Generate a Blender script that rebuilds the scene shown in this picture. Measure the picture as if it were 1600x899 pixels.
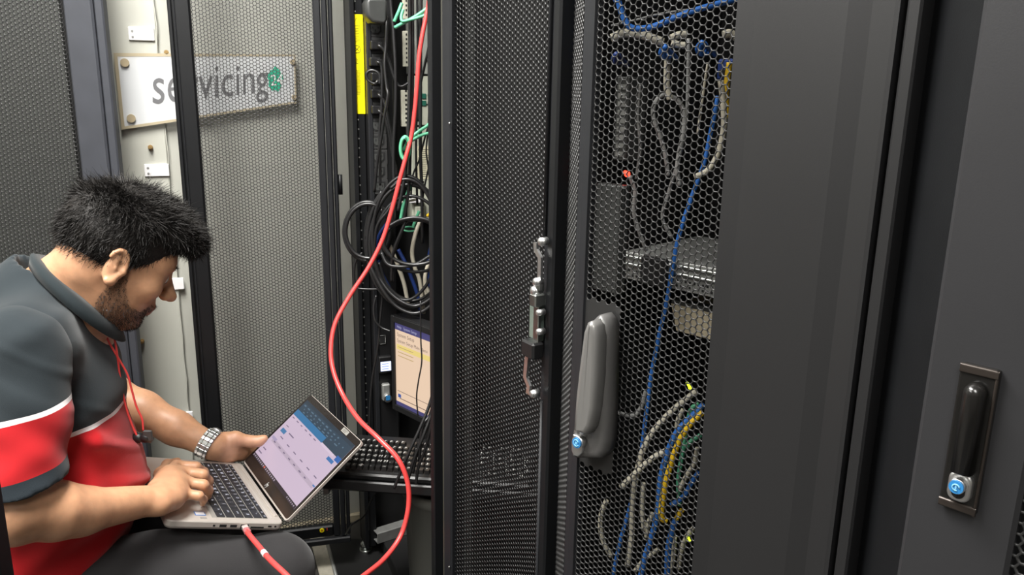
import bpy, bmesh, math, random
import numpy as np
from mathutils import Matrix, Vector

for o in list(bpy.data.objects):
    bpy.data.objects.remove(o, do_unlink=True)
SC = bpy.context.scene
COL = SC.collection
rnd = random.Random(7)
nrg = np.random.default_rng(7)

# ------------------------------------------------------------------ camera
FPX, CX, CY = 1248.0, 800.0, 449.5
_d = np.array([712.0 - CX, 5450.0 - CY])
PITCH = math.atan(FPX / np.hypot(*_d))
ROLL = math.atan2(-_d[0], _d[1])
CAM = np.array([0.0, 0.0, 1.32])
FW = np.array([0, math.cos(PITCH), -math.sin(PITCH)])
DN = -np.array([0, math.sin(PITCH), math.cos(PITCH)])
RT = np.array([1.0, 0, 0])
UU = math.cos(ROLL) * RT - math.sin(ROLL) * DN
VV = math.sin(ROLL) * RT + math.cos(ROLL) * DN
cd = bpy.data.cameras.new('camera')
cam = bpy.data.objects.new('camera', cd)
COL.objects.link(cam)
cd.sensor_fit = 'HORIZONTAL'
cd.sensor_width = 36.0
cd.lens = FPX * 36.0 / 1600.0
cd.clip_start = 0.02
cam.matrix_world = Matrix(((UU[0], -VV[0], -FW[0], 0), (UU[1], -VV[1], -FW[1], 0),
                           (UU[2], -VV[2], -FW[2], CAM[2]), (0, 0, 0, 1)))
SC.camera = cam

# ------------------------------------------------------------------ light
w = bpy.data.worlds.new('room_ambience')
SC.world = w
w.use_nodes = True
bg = w.node_tree.nodes['Background']
bg.inputs[0].default_value = (1.0, 0.97, 0.92, 1)
bg.inputs[1].default_value = 0.10

def area(name, loc, sx, sy, power, col=(1, 0.98, 0.94)):
    l = bpy.data.lights.new(name, 'AREA')
    l.shape = 'RECTANGLE'
    l.size, l.size_y, l.energy, l.color = sx, sy, power, col
    o = bpy.data.objects.new(name, l)
    COL.objects.link(o)
    o.location = loc
    return o

LAMPS = [(-0.72, 0.92, 0.6, 1.2, 98), (-0.1, -0.75, 0.6, 1.2, 34), (-1.95, 0.2, 0.6, 1.2, 46)]
for lx, ly, sx, sy, pw in LAMPS:
    area('ceiling_lamp_light', (lx, ly, 2.50), sx, sy, pw)

SC.view_settings.view_transform = 'Standard'
SC.view_settings.look = 'None'
SC.view_settings.gamma = 1.0
SC.view_settings.exposure = 0.0
SC.view_settings.use_curve_mapping = False

# ------------------------------------------------------------------ pixels to places
def ray(x, y):
    r = FW * FPX + UU * (x - CX) + VV * (y - CY)
    return r / r[1]

def P(x, y, Y):
    return CAM + ray(x, y) * Y

def PZ(x, y, z):
    r = ray(x, y)
    return CAM + r * ((z - CAM[2]) / r[2])

class Fr:
    """local frame: x along a vertical face (left to right), y into it, z up"""
    def __init__(s, o, ang=None, M=None):
        s.o = np.array([o[0], o[1], o[2] if len(o) > 2 else 0.0], float)
        if M is None:
            a = math.radians(ang)
            M = np.array([[math.sin(a), -math.cos(a), 0], [math.cos(a), math.sin(a), 0], [0, 0, 1.0]])
        s.M = np.array(M, float)
    def hit(s, px, py, y=0.0):
        r = ray(px, py)
        n = s.M[:, 1]
        t = (n @ (s.o + n * y - CAM)) / (n @ r)
        q = s.M.T @ (CAM + r * t - s.o)
        return q
    def hitz(s, px, py, z=0.0):
        r = ray(px, py)
        n = s.M[:, 2]
        t = (n @ (s.o + n * z - CAM)) / (n @ r)
        return s.M.T @ (CAM + r * t - s.o)
    def loc(s, p):
        return s.M.T @ (np.asarray(p, float) - s.o)
    def wld(s, q):
        return s.o + s.M @ np.asarray(q, float)
    def mat(s):
        M, o = s.M, s.o
        return Matrix(((M[0, 0], M[0, 1], M[0, 2], o[0]), (M[1, 0], M[1, 1], M[1, 2], o[1]),
                       (M[2, 0], M[2, 1], M[2, 2], o[2]), (0, 0, 0, 1)))

# ------------------------------------------------------------------ materials
def C(r, g, b):
    f = lambda v: (v / 255 / 12.92) if v <= 10 else (((v / 255) + 0.055) / 1.055) ** 2.4
    return (f(r), f(g), f(b), 1.0)

MATS = {}
def mat(name, col, rough=0.5, metal=0.0, spec=0.5, vary=0.0, vscale=40.0, bump=0.0, bscale=400.0,
        emit=0.0, alpha=1.0, coat=0.0):
    m = bpy.data.materials.new(name)
    m.use_nodes = True
    nt = m.node_tree
    b = nt.nodes['Principled BSDF']
    b.inputs['Base Color'].default_value = col
    b.inputs['Roughness'].default_value = rough
    b.inputs['Metallic'].default_value = metal
    b.inputs['Specular IOR Level'].default_value = spec
    b.inputs['Alpha'].default_value = alpha
    if coat:
        b.inputs['Coat Weight'].default_value = coat
    if emit:
        b.inputs['Emission Color'].default_value = col
        b.inputs['Emission Strength'].default_value = emit
        b.inputs['Base Color'].default_value = (0.01, 0.01, 0.01, 1)
    tc = nt.nodes.new('ShaderNodeTexCoord')
    if vary:
        n = nt.nodes.new('ShaderNodeTexNoise')
        n.inputs['Scale'].default_value = vscale
        n.inputs['Detail'].default_value = 4
        nt.links.new(tc.outputs['Object'], n.inputs['Vector'])
        mr = nt.nodes.new('ShaderNodeMapRange')
        mr.inputs['From Min'].default_value = 0.3
        mr.inputs['From Max'].default_value = 0.7
        mr.inputs['To Min'].default_value = 1 - vary
        mr.inputs['To Max'].default_value = 1 + vary
        nt.links.new(n.outputs['Fac'], mr.inputs['Value'])
        mx = nt.nodes.new('ShaderNodeMix')
        mx.data_type = 'RGBA'
        mx.blend_type = 'MULTIPLY'
        mx.inputs[0].default_value = 1
        mx.inputs[6].default_value = col
        nt.links.new(mr.outputs[0], mx.inputs[7])
        nt.links.new(mx.outputs[2], b.inputs['Base Color'])
    if bump:
        n2 = nt.nodes.new('ShaderNodeTexNoise')
        n2.inputs['Scale'].default_value = bscale
        n2.inputs['Detail'].default_value = 3
        nt.links.new(tc.outputs['Object'], n2.inputs['Vector'])
        bp = nt.nodes.new('ShaderNodeBump')
        bp.inputs['Strength'].default_value = bump
        bp.inputs['Distance'].default_value = 0.002
        nt.links.new(n2.outputs['Fac'], bp.inputs['Height'])
        nt.links.new(bp.outputs[0], b.inputs['Normal'])
    MATS[name] = m
    return m

M_BLACK = mat('black_powder_coat', C(17, 18, 20), 0.45, spec=0.35, vary=0.10, vscale=25, bump=0.06, bscale=900)
M_GREYBLK = mat('charcoal_powder_coat', C(28, 29, 32), 0.48, spec=0.4, vary=0.08, vscale=20, bump=0.06, bscale=900)
M_SLATE = mat('blue_grey_powder_coat', C(56, 58, 64), 0.5, vary=0.08, vscale=20, bump=0.06, bscale=900)
M_MESH = mat('perforated_steel_coat', C(42, 42, 42), 0.34, vary=0.05)
M_MESH2 = mat('perforated_dark_coat', C(12, 12, 13), 0.42, vary=0.05)
M_MESHL = mat('perforated_grey_coat', C(40, 40, 40), 0.36, vary=0.05)
M_DARK = mat('matte_black_interior', C(20, 20, 21), 0.7, vary=0.1)
M_PLAST = mat('black_plastic', C(26, 26, 27), 0.38, bump=0.05)
M_PLASTG = mat('dark_grey_plastic', C(62, 63, 62), 0.4, vary=0.08)
M_HANDLE = mat('gunmetal_handle_plastic', C(96, 95, 94), 0.36, metal=0.25, bump=0.08, bscale=700)
M_LEVER = mat('gunmetal_lever', C(116, 115, 113), 0.33, metal=0.3, bump=0.05, bscale=700)
M_CHROME = mat('polished_chrome', C(228, 228, 228), 0.36, metal=1.0)
M_STEEL = mat('zinc_plated_steel', C(190, 194, 190), 0.3, metal=1.0, vary=0.1)
M_GALV = mat('galvanised_sheet', C(165, 166, 163), 0.45, metal=0.6, vary=0.12)
M_WALL = mat('cream_wall_paint', C(184, 184, 174), 0.55, vary=0.02, vscale=8, bump=0.06, bscale=120)
M_WALL2 = mat('grey_white_wall_paint', C(176, 176, 167), 0.5, vary=0.03, vscale=8, bump=0.10, bscale=120)
M_WHITE = mat('white_enamel', C(238, 236, 236), 0.4)
M_BRASS = mat('brass_bolt', C(190, 160, 110), 0.35, metal=0.7)
M_TAN = mat('tan_sign_border', C(176, 164, 138), 0.45)
M_STAND = mat('champagne_standoff_cap', C(186, 170, 140), 0.35, metal=0.3)
M_SIGN = mat('frosted_acrylic', C(236, 238, 240), 0.2, alpha=0.62)
M_LETTER = mat('grey_sign_lettering', C(104, 104, 106), 0.5)
M_GREENLOGO = mat('green_sign_emblem', C(44, 170, 134), 0.5)
M_YELLOW = mat('yellow_warning_sticker', C(250, 232, 10), 0.4)
M_YBLACK = mat('black_sticker_print', C(60, 55, 10), 0.5)
M_CABLE = mat('black_cable_sheath', C(30, 30, 31), 0.33, spec=0.6)
M_RED = mat('red_cable_sheath', C(224, 72, 70), 0.32, spec=0.55)
M_GREEN = mat('green_cable_sheath', C(92, 176, 138), 0.4)
M_BLUE = mat('blue_cable_sheath', C(48, 108, 190), 0.4)
M_BLUED = mat('dark_blue_cable_sheath', C(28, 52, 112), 0.4)
M_YCAB = mat('yellow_cable_sheath', C(242, 198, 40), 0.4)
M_WCAB = mat('off_white_cable_sheath', C(196, 190, 172), 0.45)
M_GCAB = mat('grey_cable_sheath', C(140, 140, 138), 0.45)
M_BOOT = mat('translucent_red_boot', C(196, 120, 124), 0.2, alpha=0.85)
M_BEIGE = mat('beige_metal_box', C(200, 188, 160), 0.5, vary=0.03)
M_BLUELOCK = mat('blue_lock_cap', C(46, 120, 178), 0.35)
M_FLOOR = mat('dark_grey_floor_tile', C(66, 64, 61), 0.55, vary=0.10, vscale=90)
M_STRIP = mat('pale_stone_strip', C(196, 190, 174), 0.5, vary=0.10, vscale=90)
M_RUB = mat('black_rubber', C(22, 22, 22), 0.6, vary=0.1)
M_SILVER = mat('silver_laptop_aluminium', C(196, 188, 180), 0.38, metal=0.35, vary=0.02)
M_KEY = mat('black_key', C(38, 39, 44), 0.45)
M_LEGEND = mat('backlit_key_legend', C(228, 230, 245), 0.5, emit=1.2)
M_KEYK = mat('black_console_key', C(30, 30, 30), 0.28)
M_LEGK = mat('white_key_print', C(200, 200, 196), 0.4)
M_BEZEL = mat('black_glass_bezel', C(34, 30, 28), 0.15)
M_SKINNAIL = mat('fingernail', C(214, 168, 146), 0.3)

def scr(name, r, g, b, e=1.0):
    return mat(name, C(r, g, b), 0.3, emit=e)

# ------------------------------------------------------------------ mesh building
class MB:
    def __init__(s):
        s.v = []; s.f = []; s.sm = []
    def add(s, vs, fs, smooth=False):
        k = len(s.v)
        s.v += [tuple(map(float, q)) for q in vs]
        s.f += [tuple(i + k for i in f) for f in fs]
        s.sm += [smooth] * len(fs)
        return s
    def box(s, c, size, M=None, bev=0.0):
        hx, hy, hz = size[0] / 2, size[1] / 2, size[2] / 2
        c = np.asarray(c, float)
        if bev <= 0:
            vs = [(x, y, z) for x in (-hx, hx) for y in (-hy, hy) for z in (-hz, hz)]
            fs = [(0, 1, 3, 2), (4, 6, 7, 5), (0, 4, 5, 1), (2, 3, 7, 6), (0, 2, 6, 4), (1, 5, 7, 3)]
        else:
            b = min(bev, hx * .98, hy * .98, hz * .98)
            vs = []
            for x in (-1, 1):
                for y in (-1, 1):
                    for z in (-1, 1):
                        vs += [(x * hx, y * (hy - b), z * (hz - b)), (x * (hx - b), y * hy, z * (hz - b)),
                               (x * (hx - b), y * (hy - b), z * hz)]
            I = lambda x, y, z, k: (((x > 0) * 2 + (y > 0)) * 2 + (z > 0)) * 3 + k
            fs = []
            for q in (-1, 1):
                a = [I(q, -1, -1, 0), I(q, 1, -1, 0), I(q, 1, 1, 0), I(q, -1, 1, 0)]
                fs.append(tuple(a if q > 0 else a[::-1]))
                a = [I(-1, q, -1, 1), I(-1, q, 1, 1), I(1, q, 1, 1), I(1, q, -1, 1)]
                fs.append(tuple(a if q > 0 else a[::-1]))
                a = [I(-1, -1, q, 2), I(1, -1, q, 2), I(1, 1, q, 2), I(-1, 1, q, 2)]
                fs.append(tuple(a if q > 0 else a[::-1]))
            for p in (-1, 1):
                for q in (-1, 1):
                    fs.append((I(p, q, -1, 0), I(p, q, 1, 0), I(p, q, 1, 1), I(p, q, -1, 1)))
                    fs.append((I(p, -1, q, 0), I(p, 1, q, 0), I(p, 1, q, 2), I(p, -1, q, 2)))
                    fs.append((I(-1, p, q, 1), I(1, p, q, 1), I(1, p, q, 2), I(-1, p, q, 2)))
            for x in (-1, 1):
                for y in (-1, 1):
                    for z in (-1, 1):
                        fs.append((I(x, y, z, 0), I(x, y, z, 1), I(x, y, z, 2)))
        vs = np.array(vs)
        if M is not None:
            vs = vs @ np.asarray(M).T
        return s.add(vs + c, fs)
    def b2(s, x0, x1, y0, y1, z0, z1, bev=0.0):
        return s.box(((x0 + x1) / 2, (y0 + y1) / 2, (z0 + z1) / 2), (abs(x1 - x0), abs(y1 - y0), abs(z1 - z0)), None, bev)
    def cyl(s, p0, p1, r0, r1=None, n=16, smooth=True):
        r1 = r0 if r1 is None else r1
        p0 = np.asarray(p0, float); p1 = np.asarray(p1, float)
        d = p1 - p0; d = d / np.linalg.norm(d)
        a = np.cross(d, [0, 0, 1.0])
        if np.linalg.norm(a) < 1e-4:
            a = np.cross(d, [1.0, 0, 0])
        a /= np.linalg.norm(a); b = np.cross(d, a)
        vs = []
        for p, r in ((p0, r0), (p1, r1)):
            for k in range(n):
                t = 2 * math.pi * k / n
                vs.append(p + r * (math.cos(t) * a + math.sin(t) * b))
        s.add(vs, [(k, (k + 1) % n, n + (k + 1) % n, n + k) for k in range(n)], smooth)
        k0 = len(s.v) - 2 * n
        s.f += [tuple(k0 + k for k in range(n))[::-1], tuple(k0 + n + k for k in range(n))]
        s.sm += [False, False]
        return s
    def sphere(s, c, r, n=12, m=8, scale=(1, 1, 1), M=None):
        vs = [(0, 0, 1)]
        for i in range(1, m):
            for k in range(n):
                t, u = math.pi * i / m, 2 * math.pi * k / n
                vs.append((math.sin(t) * math.cos(u), math.sin(t) * math.sin(u), math.cos(t)))
        vs.append((0, 0, -1))
        fs = [(0, 1 + k, 1 + (k + 1) % n) for k in range(n)]
        for i in range(m - 2):
            for k in range(n):
                fs.append((1 + i * n + k, 1 + (i + 1) * n + k, 1 + (i + 1) * n + (k + 1) % n, 1 + i * n + (k + 1) % n))
        L = len(vs) - 1
        fs += [(L, L - n + (k + 1) % n, L - n + k) for k in range(n)]
        vs = np.array(vs) * r * np.array(scale)
        if M is not None:
            vs = vs @ np.asarray(M).T
        return s.add(vs + np.asarray(c), fs, True)
    def tube(s, pts, r, n=8, sub=8, caps=True):
        q = catmull(pts, sub) if sub > 1 else np.asarray(pts, float)
        m = len(q)
        T = np.gradient(q, axis=0)
        T /= np.linalg.norm(T, axis=1)[:, None] + 1e-12
        a = np.cross(T[0], [0.3, 0.2, 0.93]); a /= np.linalg.norm(a)
        rr = r if hasattr(r, '__len__') else [r] * m
        if hasattr(r, '__len__') and len(r) != m:
            rr = np.interp(np.linspace(0, 1, m), np.linspace(0, 1, len(r)), r)
        vs = []
        for i in range(m):
            a = a - T[i] * (a @ T[i]); a /= np.linalg.norm(a)
            b = np.cross(T[i], a)
            for k in range(n):
                t = 2 * math.pi * k / n
                vs.append(q[i] + rr[i] * (math.cos(t) * a + math.sin(t) * b))
        fs = [(i * n + k, i * n + (k + 1) % n, (i + 1) * n + (k + 1) % n, (i + 1) * n + k) for i in range(m - 1) for k in range(n)]
        s.add(vs, fs, True)
        if caps:
            k0 = len(s.v) - n * m
            s.f += [tuple(k0 + k for k in range(n))[::-1], tuple(k0 + n * (m - 1) + k for k in range(n))]
            s.sm += [False, False]
        return s
    def prism(s, outline, y0, y1, bev=0.0, smooth=False):
        """outline in (x,z), counter-clockwise seen from -y (the viewer); from back y1 to front y0 (y0<y1)"""
        o = np.asarray(outline, float)
        n = len(o)
        def inset(d):
            e = np.roll(o, -1, 0) - np.roll(o, 1, 0)
            nn = np.stack([-e[:, 1], e[:, 0]], 1)
            nn /= np.linalg.norm(nn, axis=1)[:, None] + 1e-12
            return o + nn * d
        rings = [(o, y1)]
        if bev > 0:
            rings.append((o, y0 + bev))
            for k in (0.35, 0.7, 1.0):
                t = k * math.pi / 2
                rings.append((inset(bev * (1 - math.cos(t))), y0 + bev * (1 - math.sin(t))))
        else:
            rings.append((o, y0))
        vs = [(x, y, z) for ring, y in rings for x, z in ring]
        fs = []
        for r in range(len(rings) - 1):
            for k in range(n):
                fs.append((r * n + k, r * n + (k + 1) % n, (r + 1) * n + (k + 1) % n, (r + 1) * n + k))
        s.add(vs, fs, smooth)
        L = len(rings) - 1
        k0 = len(s.v) - len(vs)
        s.f += [tuple(k0 + L * n + k for k in range(n)), tuple(k0 + k for k in range(n))[::-1]]
        s.sm += [False, False]
        return s
    def quad(s, a, b, c, d):
        return s.add([a, b, c, d], [(0, 1, 2, 3)])
    def build(s, name, m, parent=None, fix=True):
        me = bpy.data.meshes.new(name)
        me.from_pydata(s.v, [], s.f)
        if fix:
            bm = bmesh.new(); bm.from_mesh(me)
            bmesh.ops.recalc_face_normals(bm, faces=bm.faces)
            bm.to_mesh(me); bm.free()
        me.polygons.foreach_set('use_smooth', s.sm)
        me.materials.append(m)
        return link(name, me, parent)
    def world(s, name, m):
        """a top-level mesh with its origin at its own base"""
        a = np.array(s.v)
        c = np.array([a[:, 0].mean(), a[:, 1].mean(), a[:, 2].min()])
        s.v = [tuple(q) for q in a - c]
        o = s.build(name, m)
        o.location = c
        return o

def link(name, me, parent=None):
    o = bpy.data.objects.new(name, me)
    COL.objects.link(o)
    if parent is not None:
        o.parent = parent
    return o

def catmull(pts, sub=8):
    p = np.asarray(pts, float)
    if len(p) == 2:
        return np.linspace(p[0], p[1], sub + 1)
    e = np.vstack([2 * p[0] - p[1], p, 2 * p[-1] - p[-2]])
    out = []
    for i in range(1, len(e) - 2):
        a, b, c, d = e[i - 1:i + 3]
        for k in range(sub):
            t = k / sub
            out.append(0.5 * (2 * b + (c - a) * t + (2 * a - 5 * b + 4 * c - d) * t * t + (3 * b - a - 3 * c + d) * t ** 3))
    out.append(p[-1])
    return np.array(out)

def thing(name, label, cat, fr=None, loc=None, group=None, kind=None):
    o = bpy.data.objects.new(name, None)
    COL.objects.link(o)
    o.empty_display_size = 0.05
    if fr is not None:
        o.matrix_world = fr.mat()
    if loc is not None:
        o.location = loc
    return tag(o, label, cat, group, kind)

def tag(o, label=None, cat=None, group=None, kind=None):
    if label: o['label'] = label
    if cat: o['category'] = cat
    if group: o['group'] = group
    if kind: o['kind'] = kind
    return o

def rrect(x0, x1, z0, z1, r, n=5):
    pts = []
    for cx, cz, a0 in ((x1 - r, z0 + r, -90), (x1 - r, z1 - r, 0), (x0 + r, z1 - r, 90), (x0 + r, z0 + r, 180)):
        for k in range(n + 1):
            t = math.radians(a0 + 90 * k / n)
            pts.append((cx + r * math.cos(t), cz + r * math.sin(t)))
    return pts

def disc(cx, cz, r, n=20, rz=None):
    rz = r if rz is None else rz
    return [(cx + r * math.cos(2 * math.pi * k / n), cz + rz * math.sin(2 * math.pi * k / n)) for k in range(n)]

_txt = {}
def text_mesh(body, res=2):
    """vertices (2D) and faces of a line of lettering, height of one em = 1"""
    if body in _txt:
        return _txt[body]
    cu = bpy.data.curves.new('lettering', 'FONT')
    cu.body = body
    cu.resolution_u = res
    ob = bpy.data.objects.new('lettering', cu)
    COL.objects.link(ob)
    dg = bpy.context.evaluated_depsgraph_get()
    me = ob.evaluated_get(dg).to_mesh()
    v = np.array([q.co[:2] for q in me.vertices]) if len(me.vertices) else np.zeros((0, 2))
    f = [tuple(p.vertices) for p in me.polygons]
    ob.evaluated_get(dg).to_mesh_clear()
    bpy.data.objects.remove(ob, do_unlink=True)
    bpy.data.curves.remove(cu)
    _txt[body] = (v, f)
    return v, f

def perf(name, path, z0, z1, pitch, ratio, thick, m, parent, colr=0.9, solid=None):
    """a sheet of steel with hexagonal holes, bent along path (plan polyline, local x,y)"""
    path = np.asarray(path, float)
    seg = np.hypot(*np.diff(path, axis=0).T)
    S = np.concatenate([[0], np.cumsum(seg)])
    cp = pitch * colr
    nc, nr = int(S[-1] / cp), int((z1 - z0) / pitch)
    i, j = np.meshgrid(np.arange(nc), np.arange(nr), indexing='ij')
    s = ((i + 0.5) * cp).ravel(); z = (z0 + (j + 0.5 + 0.5 * (i % 2)) * pitch).ravel()
    sol = np.zeros(len(s), bool) if solid is None else solid(s, z)
    ang = np.radians(np.arange(6) * 60.0)
    R = pitch / math.sqrt(3)
    hx = np.cos(ang) * R * colr / 0.866; hz = np.sin(ang) * R
    def put(ss, zz, off):
        x = np.interp(ss, S, path[:, 0]); y = np.interp(ss, S, path[:, 1])
        k = np.clip(np.searchsorted(S, ss, 'right') - 1, 0, len(seg) - 1)
        d = np.diff(path, axis=0)[k] / seg[k][..., None]
        return np.stack([x - d[..., 1] * off, y + d[..., 0] * off, zz], -1)
    a = ~sol
    so, zo = s[a][:, None] + hx, z[a][:, None] + hz
    si, zi = s[a][:, None] + hx * ratio, z[a][:, None] + hz * ratio
    V = np.concatenate([put(so, zo, 0), put(si, zi, 0), put(si, zi, thick)], 1)
    N = V.shape[0]
    k = np.arange(6); k2 = (k + 1) % 6
    q1 = np.stack([k, k2, 6 + k2, 6 + k], 1); q2 = np.stack([6 + k, 6 + k2, 12 + k2, 12 + k], 1)
    Q = (np.concatenate([q1, q2])[None] + (np.arange(N) * 18)[:, None, None]).reshape(-1, 4)
    V = V.reshape(-1, 3)
    nb = int(sol.sum())
    Vs = put(s[sol][:, None] + hx, z[sol][:, None] + hz, 0).reshape(-1, 3) if nb else np.zeros((0, 3))
    Hx = np.arange(nb * 6) + len(V)
    V = np.concatenate([V, Vs])
    me = bpy.data.meshes.new(name)
    me.vertices.add(len(V)); me.vertices.foreach_set('co', V.astype(np.float32).ravel())
    me.loops.add(len(Q) * 4 + nb * 6)
    me.loops.foreach_set('vertex_index', np.concatenate([Q.ravel(), Hx]).astype(np.int32))
    me.polygons.add(len(Q) + nb)
    st = np.concatenate([np.arange(len(Q)) * 4, len(Q) * 4 + np.arange(nb) * 6]).astype(np.int32)
    me.polygons.foreach_set('loop_start', st)
    me.update(calc_edges=True); me.validate()
    me.materials.append(m)
    return tag(link(name, me, parent), kind='stuff')

# ================================================================== the room
def struct(o, label=None):
    o['kind'] = 'structure'
    if label: o['label'] = label
    return o

struct(MB().b2(-3.2, 2.6, -2.2, 3.6, -0.05, 0.0).build('floor', M_FLOOR), 'dark grey tiled floor of the aisle')
M_CEIL = mat('white_ceiling_tile', C(225, 224, 218), 0.8, bump=0.1, bscale=200)
struct(MB().b2(-3.2, 2.6, -2.2, 3.6, 2.60, 2.66).build('ceiling', M_CEIL), 'white tiled ceiling above the aisle')
M_ROOM = mat('warm_grey_room_paint', C(112, 110, 105), 0.8)
struct(MB().b2(-3.2, 2.6, -1.75, -1.65, 0, 2.6).build('wall_rear', M_ROOM), 'plain room wall behind the photographer')
struct(MB().b2(1.55, 1.65, -1.65, 3.6, 0, 2.6).build('wall_right', M_ROOM), 'plain room wall beyond the right racks')
struct(MB().b2(-3.0, -2.9, -1.65, 3.6, 0, 2.6).build('wall_left', M_ROOM), 'plain room wall at the far end of the aisle')
M_DIFF = mat('lamp_diffuser', (1, 0.97, 0.92, 1), 0.5, emit=6.0)
for i, (lx, ly, sx, sy, pw) in enumerate(LAMPS):
    t = thing('ceiling_light', ['recessed ceiling light panel over the seated man', 'recessed ceiling light panel over the closed rack doors',
                                'recessed ceiling light panel farther down the aisle'][i], 'ceiling light', loc=(lx, ly, 2.52))
    f = MB()
    f.b2(-sx / 2 - .03, sx / 2 + .03, -sy / 2 - .03, -sy / 2, 0, .08).b2(-sx / 2 - .03, sx / 2 + .03, sy / 2, sy / 2 + .03, 0, .08)
    f.b2(-sx / 2 - .03, -sx / 2, -sy / 2, sy / 2, 0, .08).b2(sx / 2, sx / 2 + .03, -sy / 2, sy / 2, 0, .08)
    f.build('frame', M_WHITE, t)
    MB().b2(-sx / 2, sx / 2, -sy / 2, sy / 2, .03, .06).build('diffuser', M_DIFF, t)

# back wall, seen left of and through the opened door
WF = Fr((-0.56, 2.215), 68)
seam = WF.hit(281, 470)[0]
wall = thing('wall_back', None, None, WF)
struct(wall, 'cream painted wall behind the open mesh door')
MB().b2(-2.2, 1.7, 0, 0.06, 0, 2.6).build('wall_surface', M_WALL2, wall)
MB().b2(-2.2, seam, -0.012, 0.0, 0.09, 2.6, 0.002).build('wall_panel', M_WALL, wall)
bb = MB().b2(-2.2, 1.7, -0.016, 0.0, 0, WF.hit(490, 812)[2], 0.003).build('baseboard', M_BEIGE, wall)
jt = MB()
for py in (210, 236, 262, 640, 560, 520):
    q = WF.hit(250 + (py - 160) * .093, py, -.012)
jt.tube([(seam + rnd.uniform(-.003, .003), -.012, z) for z in np.linspace(.1, 2.5, 40)], [rnd.uniform(.0005, .002) for _ in range(40)], 5, 1)
jt.build('sealant_bead', M_WALL, wall)

for i, (px, py) in enumerate([(221, 53), (245, 266), (269, 444), (284, 653)]):
    q = WF.hit(px, py, -.014)
    t = thing('wall_bracket', ['white metal wall bracket above the acrylic sign', 'white metal wall bracket just above the man\'s hair',
                               'white metal wall bracket level with the man\'s nose', 'white metal wall bracket low on the wall behind the forearm'][i],
              'bracket', Fr(WF.wld((q[0], -.012, q[2] - .016)), 68))
    MB().b2(-.029, .029, -.006, 0, 0, .032, .0015).build('plate', M_WHITE, t)
    for dz in (.008, .022):
        MB().cyl((-.020, -.0068, dz), (-.020, -.004, dz), .003, n=10).build('screw', M_GALV, t)
for (px, py, lb) in ((235, 230, 'small brass bolt in the wall below the acrylic sign'), (222, 533, 'small brass bolt in the wall beside the man\'s chest'),
                     (260, 82, 'tiny dark bolt in the wall above the sign')):
    q = WF.hit(px, py, -.014)
    b = MB().cyl((0, 0, 0), (0, -.010, 0), .006, n=8)
    b.cyl((0, -.010, 0), (0, -.016, 0), .0035, n=8)
    o = b.build('wall_bolt', M_BRASS)
    o.matrix_world = Fr(WF.wld((q[0], -.012, q[2])), 68).mat()
    tag(o, lb, 'bolt')

# ------------------------------------------------------------------ acrylic sign on the wall
SO = -.026
def wsp(px, py, y=SO):
    return WF.hit(px, py, y)
q0 = wsp(190, 203)
sf = Fr(WF.wld((q0[0], SO, q0[2])), 68)
sign = thing('acrylic_sign', 'translucent acrylic wall sign with tan edges reading servicing in grey', 'sign', sf)
def sp(px, py, y=0.0):
    q = sf.hit(px, py, y); return (q[0], q[2])
cor = [sp(189.9, 202.8), sp(464.3, 161.4), sp(461.6, 85.4), sp(177.3, 82.7)]
inn = [sp(194.8, 197.6), sp(460.8, 158.8), sp(458.6, 88.2), sp(183.5, 88.4)]
MB().prism(inn, 0.0, .004).build('plate', M_SIGN, sign)
for k in range(4):
    k2 = (k + 1) % 4
    MB().prism([cor[k], cor[k2], inn[k2], inn[k]], -.0005, .005).build('border_strip', M_TAN, sign)
for (px, py, r) in ((195, 98, 7), (205, 185, 7), (457, 97, 4), (459.5, 152, 4)):
    x, z = sp(px, py); rr = sp(px + r, py)[0] - x
    MB().cyl((x, -.006, z), (x, .013, z), rr, n=20).build('standoff', M_STAND, sign)
v, f = text_mesh('servicing', 4)
vx, _ = text_mesh('x')
xh = vx[:, 1].max(); x0, x1 = v[:, 0].min(), v[:, 0].max()
vs = []
for (tx, ty) in v:
    t = (tx - x0) / (x1 - x0); kk = 0.19
    px = 238.5 + 180.5 * t * (1 + kk) / (1 + kk * t)
    top, base = 122.7 - .053 * (px - 250), 161.2 - .104 * (px - 250)
    x, z = sp(px, base + (top - base) * ty / xh, -.0006)
    vs.append((x, -.0006, z))
MB().add(vs, f).build('lettering', M_LETTER, sign, False)
em = MB()
pts = []
for k in range(48):
    t = 2 * math.pi * k / 48
    r = 1 + .07 * math.sin(5 * t + .6) + .05 * math.sin(9 * t)
    x, z = sp(430 + 11.5 * r * math.cos(t), 124 - 18.5 * r * math.sin(t)); pts.append((x, -.0005, z))
em.add(pts, [tuple(range(48))]).build('emblem', M_GREENLOGO, sign, False)
v, f = text_mesh('24', 4)
x0, x1, y1 = v[:, 0].min(), v[:, 0].max(), v[:, 1].max()
vs = []
for tx, ty in v:
    px = 423 + 18.5 * (tx - x0) / (x1 - x0); x, z = sp(px, 134 - .1 * (px - 423) - 17 * ty / y1); vs.append((x, -.001, z))
MB().add(vs, f).build('emblem_numerals', M_WHITE, sign, False)

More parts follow.
